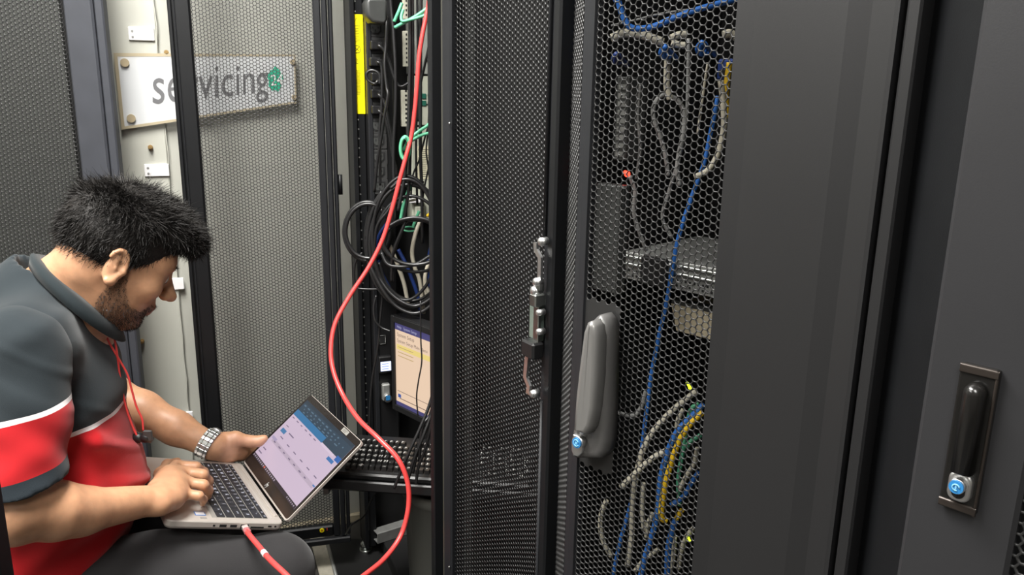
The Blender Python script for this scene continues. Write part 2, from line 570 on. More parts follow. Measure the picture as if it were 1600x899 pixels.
# ================================================================== rack at the far left (grey mesh door)
LF = Fr(P(172, 130, 1.86)[:2], 86)
sx = lambda px, py=130, y=0.0: LF.hit(px, py, y)[0]
t = thing('perforated_rack_door', 'grey perforated rack door behind the seated man\'s back', 'rack door', LF)
MB().b2(sx(112), sx(157), -.002, .028, .04, 2.05, .004).build('door_stile', M_SLATE, t)
MB().b2(sx(157) + .0015, sx(172), .002, .028, .04, 2.05, .003).build('stile_flange', M_SLATE, t)
MB().b2(-.66, sx(112), -.002, .028, 1.98, 2.05, .003).build('door_rail', M_SLATE, t)
MB().b2(-.66, sx(112), -.002, .028, .04, .12, .003).build('door_rail', M_SLATE, t)
MB().b2(-.70, -.62, -.002, .028, .04, 2.05, .003).build('door_stile', M_SLATE, t)
lx = sx(112)
pp = [(x, .004) for x in np.linspace(-.63, lx + .004, 8)]
perf('perforated_panel', pp, .45, 1.98, .0097, .80, .0022, M_MESHL, t)
M_BAFFLE = mat('grey_baffle', C(96, 98, 94), 0.5, vary=0.05)
MB().b2(-.64, sx(112) - .018, .020, .024, .1, 1.98).build('baffle_sheet', M_BAFFLE, t)
MB().b2(-.64, sx(112), .0245, .0275, .1, 1.98).build('backing_sheet', M_DARK, t)
for fx in (-.6, -.12):
    MB().cyl((fx, .014, 0), (fx, .014, .04), .012, n=12).build('foot', M_DARK, t)

# ================================================================== open mesh door in front of the wall
DF = Fr(P(523, 130, 2.00)[:2], 75)
dx = lambda px, py=130, y=0.0: DF.hit(px, py, y)[0]
zb0 = DF.hit(500, 840)[2]; zb1 = DF.hit(500, 823)[2]
t = thing('open_rack_door', 'open black perforated door standing before the cream wall', 'rack door', Fr(DF.wld((0, 0, zb0)), 75))
D2H = 2.0
xl0, xl1, xr0, xr1 = dx(271.6), dx(306), dx(493), dx(523)
s_ = MB().b2(xl0, xl1, -.004, .020, 0, D2H, .004)
s_.b2(xl0, xl0 + .009, -.010, .03, 0, D2H, .002)
s_.build('door_stile', M_BLACK, t)
MB().b2(xl0 + .013, xl0 + .0155, -.007, .0, .01, D2H - .01, .001).build('stile_ridge', M_GREYBLK, t)
s_ = MB().b2(xr0, xr0 + .018, -.006, .02, 0, D2H, .003)
s_.b2(xr0 + .0195, xr1 - .012, -.012, .02, 0, D2H, .004)
s_.b2(xr1 - .010, xr1, -.004, .02, 0, D2H, .003)
s_.build('door_stile', M_GREYBLK, t)
zz = zb1 - zb0
MB().b2(xl1, xr0, -.004, .018, 0, zz, .004).build('bottom_rail', M_BLACK, t)
MB().b2(xl0, xr1, -.016, .0, -.018, 0.0, .003).build('kick_strip', M_GREYBLK, t)
MB().b2(xl1, xr0, -.004, .018, D2H - .06, D2H, .004).build('top_rail', M_BLACK, t)
n = 14
pp = [(xl1 - .004 + (xr0 - xl1 + .008) * k / n, .002 + .012 * (k / n) ** 3) for k in range(n + 1)]
perf('perforated_panel', pp, zz - .004, D2H - .05, .00825, .82, .0015, M_MESH, t)
q = DF.hit(503, 829.5, -.006)
st = MB().prism(disc(q[0], q[2] - zb0, .0062), -.0062, -.004).build('round_sticker', M_YELLOW, t)
M_ORANGE = mat('orange_ring_print', C(190, 120, 20), 0.5)
ring = MB().prism(disc(q[0], q[2] - zb0, .0028, 14), -.0066, -.0061).build('sticker_print', M_ORANGE, st)
q = DF.hit(511, 828, -.006)
MB().box((q[0], -.0045, q[2] - zb0), (.002, .001, .007)).build('red_mark', M_RED, t)
# hinge pins on the right-hand stile
for zc in (.25, .95, 1.7):
    MB().cyl((xr1 + .005, .008, zc), (xr1 + .005, .008, zc + .05), .006, n=10).build('hinge_pin', M_BLACK, t)

# ================================================================== the open rack in the middle
CR = Fr(P(549, 130, 2.04)[:2], 68)
cx = lambda px, py=130, y=0.0: CR.hit(px, py, y)[0]
def cxz(px, py, y=0.0):
    q = CR.hit(px, py, y); return q[0], q[2]
rack = thing('open_server_rack', 'open black server rack full of hanging cables', 'server rack', CR)
MB().b2(0, .80, .060, .075, .03, 2.06).build('side_panel', M_DARK, rack)
po = MB().b2(0.0, .012, -.004, .06, .03, 2.06, .002)
po.b2(.012, cx(570), .004, .02, .03, 2.06, .002)
post = po.build('mounting_post', M_BLACK, rack)
hl = MB()
for k in range(70):
    z = .25 + k * .0235
    hl.cyl((cx(558.5), .0035, z), (cx(558.5), .006, z), .0022, n=6)
tag(hl.build('post_holes', M_GALV, rack), kind='stuff')
# right hand front post, plinth and roof of the rack
fp = P(681, 130, 1.46); fl = CR.loc(fp)
MB().b2(fl[0] - .012, fl[0] + .010, fl[1] - .012, fl[1] + .012, .03, 2.06, .002).build('front_post', M_BLACK, rack)
MB().b2(0.05, fl[0] + .3, fl[1] + .14, .06, 0.0, .05, .002).build('plinth', M_DARK, rack)
MB().b2(fl[0] + .32, fl[0] + .335, fl[1] + .02, .06, .03, 2.06).build('inner_panel', M_DARK, rack)

# yellow warning sticker on the post
z1 = cxz(553, 22, .003)[1]; z0 = cxz(560, 178, .003)[1]
xa, xb = cx(549.5, 100, .003), cx(565, 100, .003)
lab = MB().b2(xa, xb, .0028, .0038, z0, z1).build('warning_sticker', M_YELLOW, rack)
lab['label'] = 'tall yellow warning sticker'
MB().b2(xb, xb + .006, .0028, .012, z0, z1).build('sticker_edge', M_YELLOW, lab)
pr = MB()
def bar(xc, zc, wx, wz):
    pr.box((xc, .0026, zc), (wx, .0003, wz))
L = z1 - z0; xm = (xa + xb) / 2; W = xb - xa
def ringpts(cx_, cz_, r, n=18):
    return [(cx_ + r * math.cos(2 * math.pi * k / n), .0026, cz_ + r * math.sin(2 * math.pi * k / n)) for k in range(n + 1)]
tri = [(xm - .3 * W, .0026, z1 - .115 * L), (xm + .38 * W, .0026, z1 - .115 * L), (xm + .1 * W, .0026, z1 - .035 * L), (xm - .3 * W, .0026, z1 - .115 * L)]
pr.tube(tri, .0006, 4, 1)
for k in range(9):
    bar(xm + .03 * W, z1 - (.14 + .016 * k) * L, W * rnd.uniform(.5, .75), .0007)
pr.tube(ringpts(xm + .08 * W, z1 - .345 * L, .36 * W), .0006, 4, 1)
pr.tube([(xm - .15 * W, .0026, z1 - .37 * L), (xm + .3 * W, .0026, z1 - .32 * L)], .0006, 4, 1)
pr.tube([(xm - .1 * W, .0026, z1 - .33 * L), (xm + .25 * W, .0026, z1 - .36 * L)], .0006, 4, 1)
for k in range(6):
    bar(xm - .05 * W + rnd.uniform(-.1, .1) * W, z1 - (.44 + .012 * k) * L, W * rnd.uniform(.12, .3), .0009)
for k in range(22):
    bar(xm + .03 * W, z1 - (.56 + .0115 * k) * L, W * rnd.uniform(.5, .75), .0007)
pr.build('sticker_print', M_YBLACK, lab)

# levelling foot and galvanised rail near the floor
q = PZ(572, 862, 0.0)
f = MB()
f.cyl((0, 0, 0), (0, 0, .012), .020, .018, 18).sphere((0, 0, .022), .017, 14, 8, (1, 1, .8)).cyl((0, 0, .03), (0, 0, .075), .005, n=10)
o = f.build('levelling_foot', M_STEEL); o.location = q
tag(o, 'small chrome levelling foot on the floor below the open rack', 'foot')
a, b = PZ(589, 838, .075), PZ(640, 822, .075)
d = (b - a); Lr = np.linalg.norm(d)
rf = Fr((a[0], a[1], .051), M=np.array([[d[0] / Lr, -d[1] / Lr, 0], [d[1] / Lr, d[0] / Lr, 0], [0, 0, 1]]))
t = thing('floor_rail', 'short galvanised rail lying on the rack base', 'rail', rf)
MB().b2(0, Lr, -.004, .0, .0, .032, .001).build('web', M_GALV, t)
MB().b2(0, Lr, -.0, .03, .028, .032, .001).build('flange', M_GALV, t)
MB().b2(0, Lr, -.0, .03, .0, .004, .001).build('flange', M_GALV, t)

# rubber mat in front of the rack; unseen aisle stretch added to darken panel reflections
pl = [PZ(511, 844, 0), PZ(530, 915, 0), np.array([-.36, -1.2, 0]), np.array([.55, -1.2, 0]), np.array([.30, .55, 0]), np.array([.02, 1.0, 0]), np.array([-.12, 1.30, 0]), np.array([-.20, 1.55, 0]), PZ(640, 850, 0)]
c = np.mean(pl, 0)
m = MB()
vs = [(*(p - c)[:2], z) for z in (0, .008) for p in pl]
nn_ = len(pl)
m.add(vs, [(k, (k + 1) % nn_, nn_ + (k + 1) % nn_, nn_ + k) for k in range(nn_)] + [tuple(range(nn_, 2 * nn_)), tuple(range(nn_))[::-1]])
o = m.build('floor_mat', M_RUB); o.location = (c[0], c[1], 0)
tag(o, 'black rubber mat beside the racks, extended unseen along the aisle to dim reflections', 'mat')
pe = MB().tube([PZ(510, 844, .004) - c * [1, 1, 0], PZ(529, 915, .004) - c * [1, 1, 0]], .006, 6, 1)
pe.build('edge_trim', M_GALV, o)

pl2 = [PZ(484, 842, 0), PZ(503, 915, 0), PZ(526, 915, 0), PZ(508, 842, 0)]
c2 = np.mean(pl2, 0)
vs = [(*(p - c2)[:2], z) for z in (0, .005) for p in pl2]
o = MB().add(vs, [(0, 1, 5, 4), (1, 2, 6, 5), (2, 3, 7, 6), (3, 0, 4, 7), (4, 5, 6, 7), (3, 2, 1, 0)]).build('trim_1', M_STRIP)
o.location = (c2[0], c2[1], 0); struct(o, 'pale stone threshold strip beside the rubber mat')

# dark grey bin standing under the console
bc = PZ(726, 905, 0.0); bc = np.array([-.138, 1.715, .051])
t = thing('waste_bin', 'dark grey round bin standing under the console keyboard', 'bin', loc=tuple(bc))
prof = [(.088, 0), (.094, .02), (.108, .345), (.114, .35), (.114, .37), (.108, .375), (.102, .37), (.09, .05)]
m = MB(); n = 28
vs = [(r * math.cos(2 * math.pi * k / n), r * math.sin(2 * math.pi * k / n), z) for r, z in prof for k in range(n)]
fs = [(i * n + k, i * n + (k + 1) % n, (i + 1) * n + (k + 1) % n, (i + 1) * n + k) for i in range(len(prof) - 1) for k in range(n)]
M_BIN = mat('grey_bin_plastic', C(92, 92, 87), 0.45)
m.add(vs, fs, True); m.build('shell', M_BIN, t)
MB().cyl((0, 0, .04), (0, 0, .05), .09, n=24).build('base', M_BIN, t)

# ------------------------------------------------------------------ power strip with outlets
pz0, pz1 = .35, 1.95
PX0, PX1 = cx(571), cx(612)
pdu = thing('power_strip', 'tall black power strip with rows of outlets inside the rack', 'power strip', Fr(CR.wld((PX0, 0, pz0)), 68))
pw = PX1 - PX0
MB().b2(0, pw, -.022, .055, 0, pz1 - pz0, .004).build('body', M_PLAST, pdu)
MB().b2(0, .012, -.027, -.021, 0, pz1 - pz0, .002).build('side_lip', M_GREYBLK, pdu)
def c13(x0, x1, z0, z1):
    ch = .28 * (z1 - z0)
    return [(x0 + ch, z0), (x1 - ch, z0), (x1, z0 + ch), (x1, z1), (x0, z1), (x0, z0 + ch)]
M_OUT = mat('outlet_plastic', C(58, 58, 58), .35)
s_list = [(585, 20), (583, 45), (585, 71), (584, 97), (586, 121), (586, 147), (587, 172), (587, 197), (588, 221), (589, 246), (589, 269), (590, 292)]
for (px, py) in s_list:
    q = CR.hit(px + 2, py, -.024); x, z = q[0] - PX0, q[2] - pz0
    so = MB().prism(rrect(x - .021, x + .024, z - .019, z + .019, .003, 3), -.0245, -.021, .001).build('outlet', M_OUT, pdu)
    MB().prism(c13(x - .014, x + .017, z - .013, z + .013), -.0252, -.0225).build('recess', M_DARK, so)
    MB().prism(c13(x - .010, x + .013, z - .009, z + .009), -.0262, -.0225).build('insert', M_PLASTG, so)
    pn = MB()
    for ox, oz in ((-.005, .003), (.0085, .003), (.0015, -.004)):
        pn.box((x + ox, -.0264, z + oz), (.002, .001, .005))
    pn.build('pin_slots', M_DARK, so)
# status parts lower down on the strip
def onp(px, py, y=-.024):
    q = CR.hit(px, py, y); return q[0] - PX0, q[2] - pz0
x, z = onp(598, 531)
o = MB().prism(rrect(x - .009, x + .008, z - .013, z + .013, .002, 3), -.024, -.021).build('meter_port', M_DARK, pdu)
fr = MB().tube([(x - .008, -.0245, z - .012), (x + .007, -.0245, z - .012), (x + .007, -.0245, z + .012), (x - .008, -.0245, z + .012), (x - .008, -.0245, z - .012)], .0005, 4, 1)
fr.build('port_outline', M_GALV, o)
M_LEDG = scr('green_led', 90, 255, 120, 6.0)
x, z = onp(590, 533)
MB().sphere((x, -.024, z), .0028, 10, 6).build('green_led', M_LEDG, pdu)
x, z = onp(601, 569)
o = MB().b2(x - .018, x + .016, -.040, -.022, z - .021, z + .026, .003).build('display_housing', M_PLAST, pdu)
M_LCD = scr('lit_display', 214, 222, 255, 1.6)
MB().b2(x - .0145, x + .0135, -.0412, -.0398, z - .014, z + .012).build('display', M_LCD, o)
M_LCDT = scr('display_text', 120, 140, 230, 1.0)
d_ = MB()
for k in range(3):
    d_.box((x - .002, -.0414, z + .006 - .007 * k), (.018, .0004, .0016))
d_.build('display_text', M_LCDT, o)
x, z = onp(603, 612)
o = MB().b2(x - .012, x + .009, -.040, -.022, z - .022, z + .026, .003).build('key_lock', M_GALV, pdu)
MB().cyl((x + .0, -.048, z - .012), (x + .0, -.040, z - .012), .011, n=18).build('lock_barrel', M_CHROME, o)
MB().box((x, -.0485, z - .010), (.011, .002, .012)).build('blue_cap', M_BLUELOCK, o)

# mains plug at the top of the strip
q = P(586, 18, 1.985)
pf = Fr(q, 68)
t = thing('mains_plug', 'large rounded black mains plug at the head of the power strip', 'plug', pf)
MB().prism([(-.024, -.010), (-.012, -.026), (.016, -.030), (.024, -.020), (.025, .022), (.018, .028), (-.018, .028), (-.025, .018)], -.024, .030, .007, True).build('plug_body', M_PLASTG, t)
MB().box((.026, .0, -.020), (.012, .012, .022), None, .003).build('strain_relief', M_PLAST, t)
MB().tube([pf.loc(P(x, y, Y)) for x, y, Y in ((603, 24, 1.98), (604, 40, 1.975), (603, 70, 1.975), (601, 100, 1.97), (604, 135, 1.965), (606, 150, 1.96), (600, 185, 1.96), (596, 215, 1.965), (590, 250, 1.97), (585, 300, 1.98))], .0036, 8).build('cord', M_CABLE, t)

# plugs in the outlets with their cords
cords = [((585, 71), [(592, 71), (601, 80), (609, 100), (616, 122), (622, 133), (629, 135), (638, 130)]),
         ((584, 97), [(590, 97), (596, 103), (597, 130), (596, 170), (593, 205), (594, 250), (594, 290)]),
         ((586, 121), [(590, 127), (585, 131), (575, 125), (573, 115), (580, 110), (590, 113), (594, 122), (593, 131)]),
         ((586, 147), [(592, 148), (599, 157), (603, 170), (607, 190), (612, 215), (615, 250), (620, 275)]),
         ((587, 172), [(592, 173), (600, 182), (606, 198), (609, 215), (613, 240), (618, 262), (622, 285)])]
for i, ((px, py), pts) in enumerate(cords):
    q = CR.hit(px + 2, py, -.045); f = Fr(CR.wld((q[0], -.045, q[2])), 68)
    t = thing('power_lead', ['black plug with a cord arching right to the equipment', 'black plug with a cord dropping straight down the power strip',
                             'black plug with a short cord curled in a ring', 'black plug with a cord slanting down behind the red cable',
                             'lowest black plug in the outlet row with slanting cord'][i], 'power cord', f)
    MB().prism(rrect(-.012, .014, -.010, .011, .003, 3), -.004, .018, .003).build('plug', M_PLAST, t)
    MB().b2(.004, .014, -.018, -.002, -.005, .007, .002).build('boot', M_PLAST, t)
    Y = f.o[1] - .02
    MB().tube([f.loc(f.wld((.009, -.014, 0)))] + [f.loc(P(x, y, Y - .012)) for x, y in pts], .0036, 8).build('cord', M_CABLE, t)

# ------------------------------------------------------------------ equipment in the rack
def unit(name, label, px0, px1, py0, py1, y0, m, cat='network equipment'):
    x0, x1 = cx(px0, py0, y0), cx(px1, py0, y0)
    z1 = cxz(px0, py0, y0)[1]; z0 = cxz(px0, py1, y0)[1]
    f = Fr(CR.wld((x0, y0, z0)), 68)
    t = thing(name, label, cat, f)
    MB().b2(0, x1 - x0, 0, .055 - y0 - .004, 0, z1 - z0, .002).build('chassis', m, t)
    return t, x1 - x0, z1 - z0, f
M_EQ = mat('grey_green_equipment', C(186, 188, 172), 0.5, vary=0.04)
M_EQD = mat('dim_grey_equipment', C(138, 140, 134), 0.5, vary=0.05)
M_PORT = mat('teal_port', C(40, 100, 84), 0.4)
t, W, Hh, f = unit('network_switch', 'dim grey switch at the top of the open rack', 640, 700, -240, 116, -.012, M_EQD)
for k in range(4):
    MB().b2(.006, .02, -.004, .0, Hh - .05 - .04 * k, Hh - .035 - .04 * k).build('vent_slot', M_DARK, t)
MB().b2(W * .35, W * .75, -.012, 0, .035, .04, .001).build('bracket_lip', M_GALV, t)
t, W, Hh, f = unit('patch_unit', 'grey patch unit with teal ports below the switch', 645, 700, 118, 196, -.008, M_EQ)
for r in range(2):
    for k in range(3):
        o = MB().b2(.022 + .016 * k, .034 + .016 * k, -.003, .0, Hh - .075 + .018 * r, Hh - .062 + .018 * r, .001).build('port', M_PORT, t)
MB().b2(.0, W, -.002, 0, Hh * .42, Hh * .44).build('panel_seam', M_DARK, t)
t, W, Hh, f = unit('labelled_unit', 'grey unit with a cream rating label in the open rack', 643, 700, 199, 345, -.008, M_EQ)
la = MB().b2(.014, .055, -.0012, 0, Hh * .45, Hh * .80).build('rating_label', mat('cream_label', C(214, 208, 180), 0.5), t)
pr = MB()
for k in range(14):
    pr.box((.032 + rnd.uniform(-.003, .003), -.0014, Hh * (.48 + .022 * k)), (rnd.uniform(.014, .03), .0003, .0014))
pr.build('label_print', M_PLASTG, la)
MB().b2(-.012, .026, -.020, -.0, Hh * .20, Hh * .245, .002).build('latch_tab', M_WHITE, t)
MB().b2(.004, .028, -.015, 0, .0, Hh * .16, .002).build('connector_block', M_EQ, t)
for (px0, px1, py0, py1, lb) in ((629.5, 637, -20, 30, 'pale perforated bracket at the top beside the switch'), (630, 637.5, 48, 104, 'pale perforated bracket beside the green cables'),
                                 (627.5, 638, 141, 198, 'cream perforated bracket beside the patch unit')):
    x0, x1 = cx(px0, py0, -.03), cx(px1, py0, -.03)
    z1 = cxz(px0, py0, -.03)[1]; z0 = cxz(px0, py1, -.03)[1]
    t = thing('equipment_bracket', lb, 'bracket', Fr(CR.wld((x0, -.03, z0)), 68))
    MB().b2(0, x1 - x0, 0, .012, 0, z1 - z0, .001).build('strip', mat('pale_bracket', C(186, 184, 168), 0.45) if 'pale_bracket' not in MATS else MATS['pale_bracket'], t)
    hh = MB(); k = 0
    while .008 + .011 * k < z1 - z0 - .004:
        z = .008 + .011 * k
        hh.b2((x1 - x0) * .5, (x1 - x0) * .78, -.0006, 0, z, z + .005); k += 1
    hh.build('slots', M_DARK, t)

# ------------------------------------------------------------------ console monitor
mp = P(609, 560, 1.95)
MFr = Fr((mp[0], mp[1], 0), 136)
def mz(px, py, y=0.0):
    q = MFr.hit(px, py, y); return q[0], q[2]
sx0, sz1 = mz(617, 503); _, sz0 = mz(612.5, 628)
sw = (sz1 - sz0) * 1.30
bx0 = sx0 - .012
t = thing('console_monitor', 'black console monitor lit with a cream setup menu', 'monitor', Fr(MFr.wld((0, 0, sz0 - .03)), 136))
Z = lambda z: z - (sz0 - .03)
MB().b2(bx0, sx0 + sw + .014, .002, .04, Z(sz0 - .016), Z(sz1 + .016), .003).build('back_shell', M_PLAST, t)
bz = MB()
bz.b2(bx0, sx0, -.005, .004, Z(sz0 - .016), Z(sz1 + .016), .001).b2(sx0 + sw, sx0 + sw + .014, -.005, .004, Z(sz0 - .016), Z(sz1 + .016), .001)
bz.b2(sx0, sx0 + sw, -.005, .004, Z(sz1), Z(sz1 + .016), .001).b2(sx0, sx0 + sw, -.005, .004, Z(sz0 - .016), Z(sz0), .001)
bz.build('bezel', M_PLAST, t)
S_CREAM = scr('setup_screen_cream', 238, 208, 180, 0.95)
S_NAVY = scr('setup_screen_navy', 78, 74, 128, 0.8)
S_YEL = scr('setup_highlight_yellow', 238, 214, 130, 0.95)
S_TXT = scr('setup_text', 120, 98, 92, 0.7)
S_TXTW = scr('setup_text_light', 190, 190, 226, 0.8)
scrn = MB().b2(sx0, sx0 + sw, .0005, .002, Z(sz0), Z(sz1)).build('screen', S_CREAM, t)
def srect(a0, a1, b0, b1, m, nm, y=.0001):
    H_ = sz1 - sz0
    return MB().b2(sx0 + a0 * sw, sx0 + a1 * sw, y, .0006, Z(sz1 - b1 * H_), Z(sz1 - b0 * H_)).build(nm, m, scrn)
srect(0, 1, 0, .085, S_NAVY, 'title_bar')
srect(0, 1, .955, 1, S_NAVY, 'status_bar')
srect(.02, 1, .255, .315, S_YEL, 'highlight_row')
srect(.02, 1, .82, .825, S_TXT, 'divider')
def stext(body, a, b, h, m, nm):
    v, f = text_mesh(body, 2); H_ = sz1 - sz0
    MB().add([(sx0 + a * sw + x * h * H_, -.0003, Z(sz1 - b * H_ + y * h * H_)) for x, y in v], f).build(nm, m, scrn, False)
stext('Help   System Setup', .03, .06, .045, S_TXTW, 'title_text')
stext('System Setup', .03, .155, .06, S_TXT, 'heading_text')
stext('System Setup Main Menu', .03, .225, .055, S_TXT, 'menu_text')
for b in (.285, .345, .39):
    srect(.04, .26, b - .004, b + .004, scr('menu_line_%d' % int(b * 1000), 205, 176, 120, .8), 'menu_line', -.0002)
srect(.05, .5, .905, .912, S_TXT, 'help_line', -.0002)
srect(.03, .07, .86, .90, scr('help_icon_blue', 60, 90, 170, .9), 'help_icon', -.0002)
# arm that carries it
MB().b2(sx0 + sw * .35, sx0 + sw * .65, .01, .03, -.20, Z(sz0 - .016), .004).build('support_arm', M_PLAST, t)
MB().b2(sx0 + sw * .1, sx0 + sw, .0, .06, -.215, -.20, .003).build('support_foot', M_PLAST, t)

# ------------------------------------------------------------------ console keyboard on its tray
kz = .485
ko = PZ(517, 743, kz)
KF = Fr(ko, 96)
tray = thing('keyboard_tray', 'black sliding tray under the console keyboard', 'tray', Fr(ko - [0, 0, .03], 96))
MB().b2(-.02, .46, -.012, .235, 0, .022, .004).build('shelf', M_PLAST, tray)
MB().b2(-.02, .46, -.016, -.010, 0.004, .028, .003).build('front_lip', M_PLAST, tray)
MB().b2(-.02, -.008, .0, .235, -.02, .0, .002).build('slide_rail', M_GALV, tray)
MB().b2(.448, .46, .0, .235, -.02, .0, .002).build('slide_rail', M_GALV, tray)
kb = thing('console_keyboard', 'black console keyboard with white key lettering', 'keyboard', Fr(ko - [0, 0, .008], 96))
MB().b2(0, .44, .0, .165, 0, .016, .004).build('case', M_PLAST, kb)
def keymesh(name, wx, wy, h, m, taper=.0018):
    b = MB()
    x, y = wx / 2, wy / 2
    b.add([(-x, -y, 0), (x, -y, 0), (x, y, 0), (-x, y, 0), (-x + taper, -y + taper, h), (x - taper, -y + taper, h), (x - taper, y - taper * .6, h), (-x + taper, y - taper * .6, h)],
          [(0, 1, 5, 4), (1, 2, 6, 5), (2, 3, 7, 6), (3, 0, 4, 7), (4, 5, 6, 7)])
    me = bpy.data.meshes.new(name); me.from_pydata(b.v, [], b.f); me.materials.append(m); return me
kp = .0138
km = keymesh('key', kp * .86, .0165, .0085, M_KEYK)
rows = ['`1234567890-=\\', 'QWERTYUIOP[]78', "ASDFGHJKL;'#45", 'ZXCVBNM,./^123', '*+@ : ~ <_>0.']
letters = MB()
for r in range(6):
    y = .148 - r * .0245 if r else .152
    for k in range(30):
        x = .016 + kp * k + (.0 if r < 2 else .004 * (r - 1))
        if x > .43 or (r == 0 and k % 5 == 4) or k in (17, 21):
            continue
        o = link('key', km, kb); o.location = (x, y, .016)
        if r:
            ch = rows[r - 1][(k * 1) % len(rows[r - 1])]
        else:
            ch = 'F'
        if ch != ' ':
            v, f = text_mesh(ch, 1)
            if len(v):
                letters.add([(x - .0050 + a * .0125, y - .003 + b_ * .0125, .0249) for a, b_ in v], f)
tag(letters.build('key_lettering', M_LEGK, kb, False), kind='stuff')

# ------------------------------------------------------------------ cables in the middle rack
def cable(label, pts, r, m, group=None, name='cable', sub=8, n=8):
    pts = list(pts)
    if pts[0][1] <= -20:      # runs on upwards out of view
        pts = [(pts[0][0], pts[0][1] - 190, pts[0][2])] + pts
    o = MB().tube([P(*p) for p in pts], r, n, sub).world(name, m)
    return tag(o, label, 'cable', group)
def coil(cx_, cy_, rx, ry, turns, Y, jit, dY=.012, ph=0.0):
    out = []
    nn = int(turns * 14)
    for k in range(nn + 1):
        t = 2 * math.pi * k / 14 + ph
        j = 1 + jit * math.sin(t * .37 + ph) + rnd.uniform(-.012, .012)
        out.append((cx_ + rx * j * math.cos(t), cy_ - ry * j * math.sin(t), Y - dY * k / 14))
    return out
G = 'coiled black cables hung in the open rack'
cable('outer turn of black cable around the small coil', coil(577, 364, 39, 47, 1.05, 1.975, .03, .010, 2.6), .0042, M_CABLE, G)
cable('outer turn of black cable above the wide coil', coil(636, 378, 66, 97, 1.2, 1.972, .05, .012, 2.2), .0044, M_CABLE, G)
cable('slack turn of black cable inside the wide coil', coil(643, 390, 56, 84, 1.4, 1.935, .06, .012, 3.4), .0042, M_CABLE, G)
cable('second turn of black cable around the narrow coil', coil(649, 384, 52, 40, 1.1, 1.915, .04, .010, .6), .0042, M_CABLE, G)
cable('small black cable coil spilling past the rack post', coil(575, 362, 36, 44, 2.1, 1.965, .05, .012, .5), .0046, M_CABLE, G)
cable('wide black cable coil reaching down to the monitor', coil(638, 383, 63, 98, 2.0, 1.955, .05, .014, 1.2), .0048, M_CABLE, G)
cable('narrow black cable coil in the middle of the tangle', coil(647, 378, 49, 36, 2.1, 1.90, .04, .012, 2.0), .0046, M_CABLE, G)
cable('tall black cable coil just behind the red cable', coil(634, 372, 49, 92, 1.3, 1.925, .06, .012, .3), .0042, M_CABLE, G)
cable('thick black cable arc at the bottom of the tangle', [(584, 402, 1.93), (592, 432, 1.92), (610, 458, 1.91), (632, 474, 1.90), (652, 478, 1.90), (674, 466, 1.90), (690, 445, 1.90)], .0046, M_CABLE)
cable('lowest black cable arc hanging just above the monitor', [(578, 415, 1.92), (596, 450, 1.91), (616, 476, 1.905), (640, 489, 1.90), (660, 487, 1.90), (680, 472, 1.90)], .0046, M_CABLE)
cable('black cable arc crossing the white cables', [(596, 395, 1.90), (606, 413, 1.89), (625, 417, 1.885), (650, 413, 1.885), (675, 398, 1.885)], .0044, M_CABLE)
cable('straight slanting black cable across the coils', [(634, 345, 1.885), (626, 365, 1.88), (618, 385, 1.88), (613, 405, 1.885), (612, 440, 1.90)], .0042, M_CABLE)
cable('black cable slanting behind the red cable', [(622, 305, 1.915), (606, 330, 1.91), (590, 352, 1.91), (586, 380, 1.915), (585, 420, 1.93)], .0036, M_CABLE)
VG = 'black cables hanging straight down in the open rack'
for i, pts in enumerate([
    [(610, -20, 1.97), (615, 50, 1.965), (618, 110, 1.96), (618, 170, 1.96), (615, 230, 1.96), (616, 290, 1.955), (622, 320, 1.95)],
    [(640, -20, 1.93), (641, 60, 1.93), (640, 130, 1.925), (638, 200, 1.92), (635, 250, 1.915), (630, 290, 1.91), (622, 330, 1.905)],
    [(644, -20, 1.935), (645, 80, 1.935), (644, 160, 1.935), (641, 240, 1.93), (638, 300, 1.925), (630, 350, 1.92)],
    [(658, -20, 1.93), (657, 60, 1.93), (657, 150, 1.93), (657, 240, 1.93), (659, 300, 1.93), (660, 380, 1.93)],
    [(652, -20, 1.95), (653, 90, 1.95), (652, 150, 1.95), (650, 230, 1.95), (652, 320, 1.95)],
    [(672, -20, 1.92), (671, 60, 1.92), (664, 100, 1.92), (656, 140, 1.935), (654, 190, 1.94)]]):
    cable(['black cable hanging between the power strip and the pale brackets', 'thickest black cable hanging left of the red cable', 'black cable hanging close behind the thickest one',
           'black cable hanging in front of the grey units', 'thin black cable hanging behind the red cable', 'thin black cable slanting from the front post to the red cable'][i],
          pts, [.0042, .0044, .004, .0042, .003, .003][i], M_CABLE, VG)
TG = 'thin black wires beside the rating label'
for i, pts in enumerate(([(672, 190, 1.95), (664, 215, 1.945), (655, 250, 1.945), (645, 275, 1.945), (642, 310, 1.95)],
            [(671, 150, 1.95), (669, 200, 1.945), (666, 235, 1.945), (669, 260, 1.945), (673, 300, 1.95)],
            [(674, 240, 1.95), (668, 270, 1.945), (662, 300, 1.945), (658, 340, 1.95)])):
    cable(['thin black wire slanting down-left across the rating label', 'thin wavy black wire beside the rating label', 'thin black wire crossing below the rating label'][i], pts, .0022, M_CABLE, TG)
cable('thin black wire drooping left of the monitor', [(588, 462, 1.96), (584, 480, 1.955), (586, 500, 1.95), (596, 512, 1.95), (610, 518, 1.945)], .003, M_CABLE)
cable('thin black wire looping over the grey post', [(566, 395, 1.97), (556, 408, 1.965), (553, 428, 1.965), (556, 448, 1.965), (570, 452, 1.965), (598, 452, 1.96)], .003, M_CABLE)
cable('thin black wire running down the power strip to the floor', [(600, 440, 1.97), (594, 500, 1.965), (590, 545, 1.96), (582, 590, 1.955), (578, 640, 1.95), (577, 700, 1.95)], .0028, M_CABLE)
cable('thin black wire dangling across the monitor screen', [(657, 470, 1.80), (657.5, 530, 1.79), (659, 565, 1.785), (654, 595, 1.785), (651, 620, 1.785), (653, 650, 1.785)], .0018, M_CABLE)
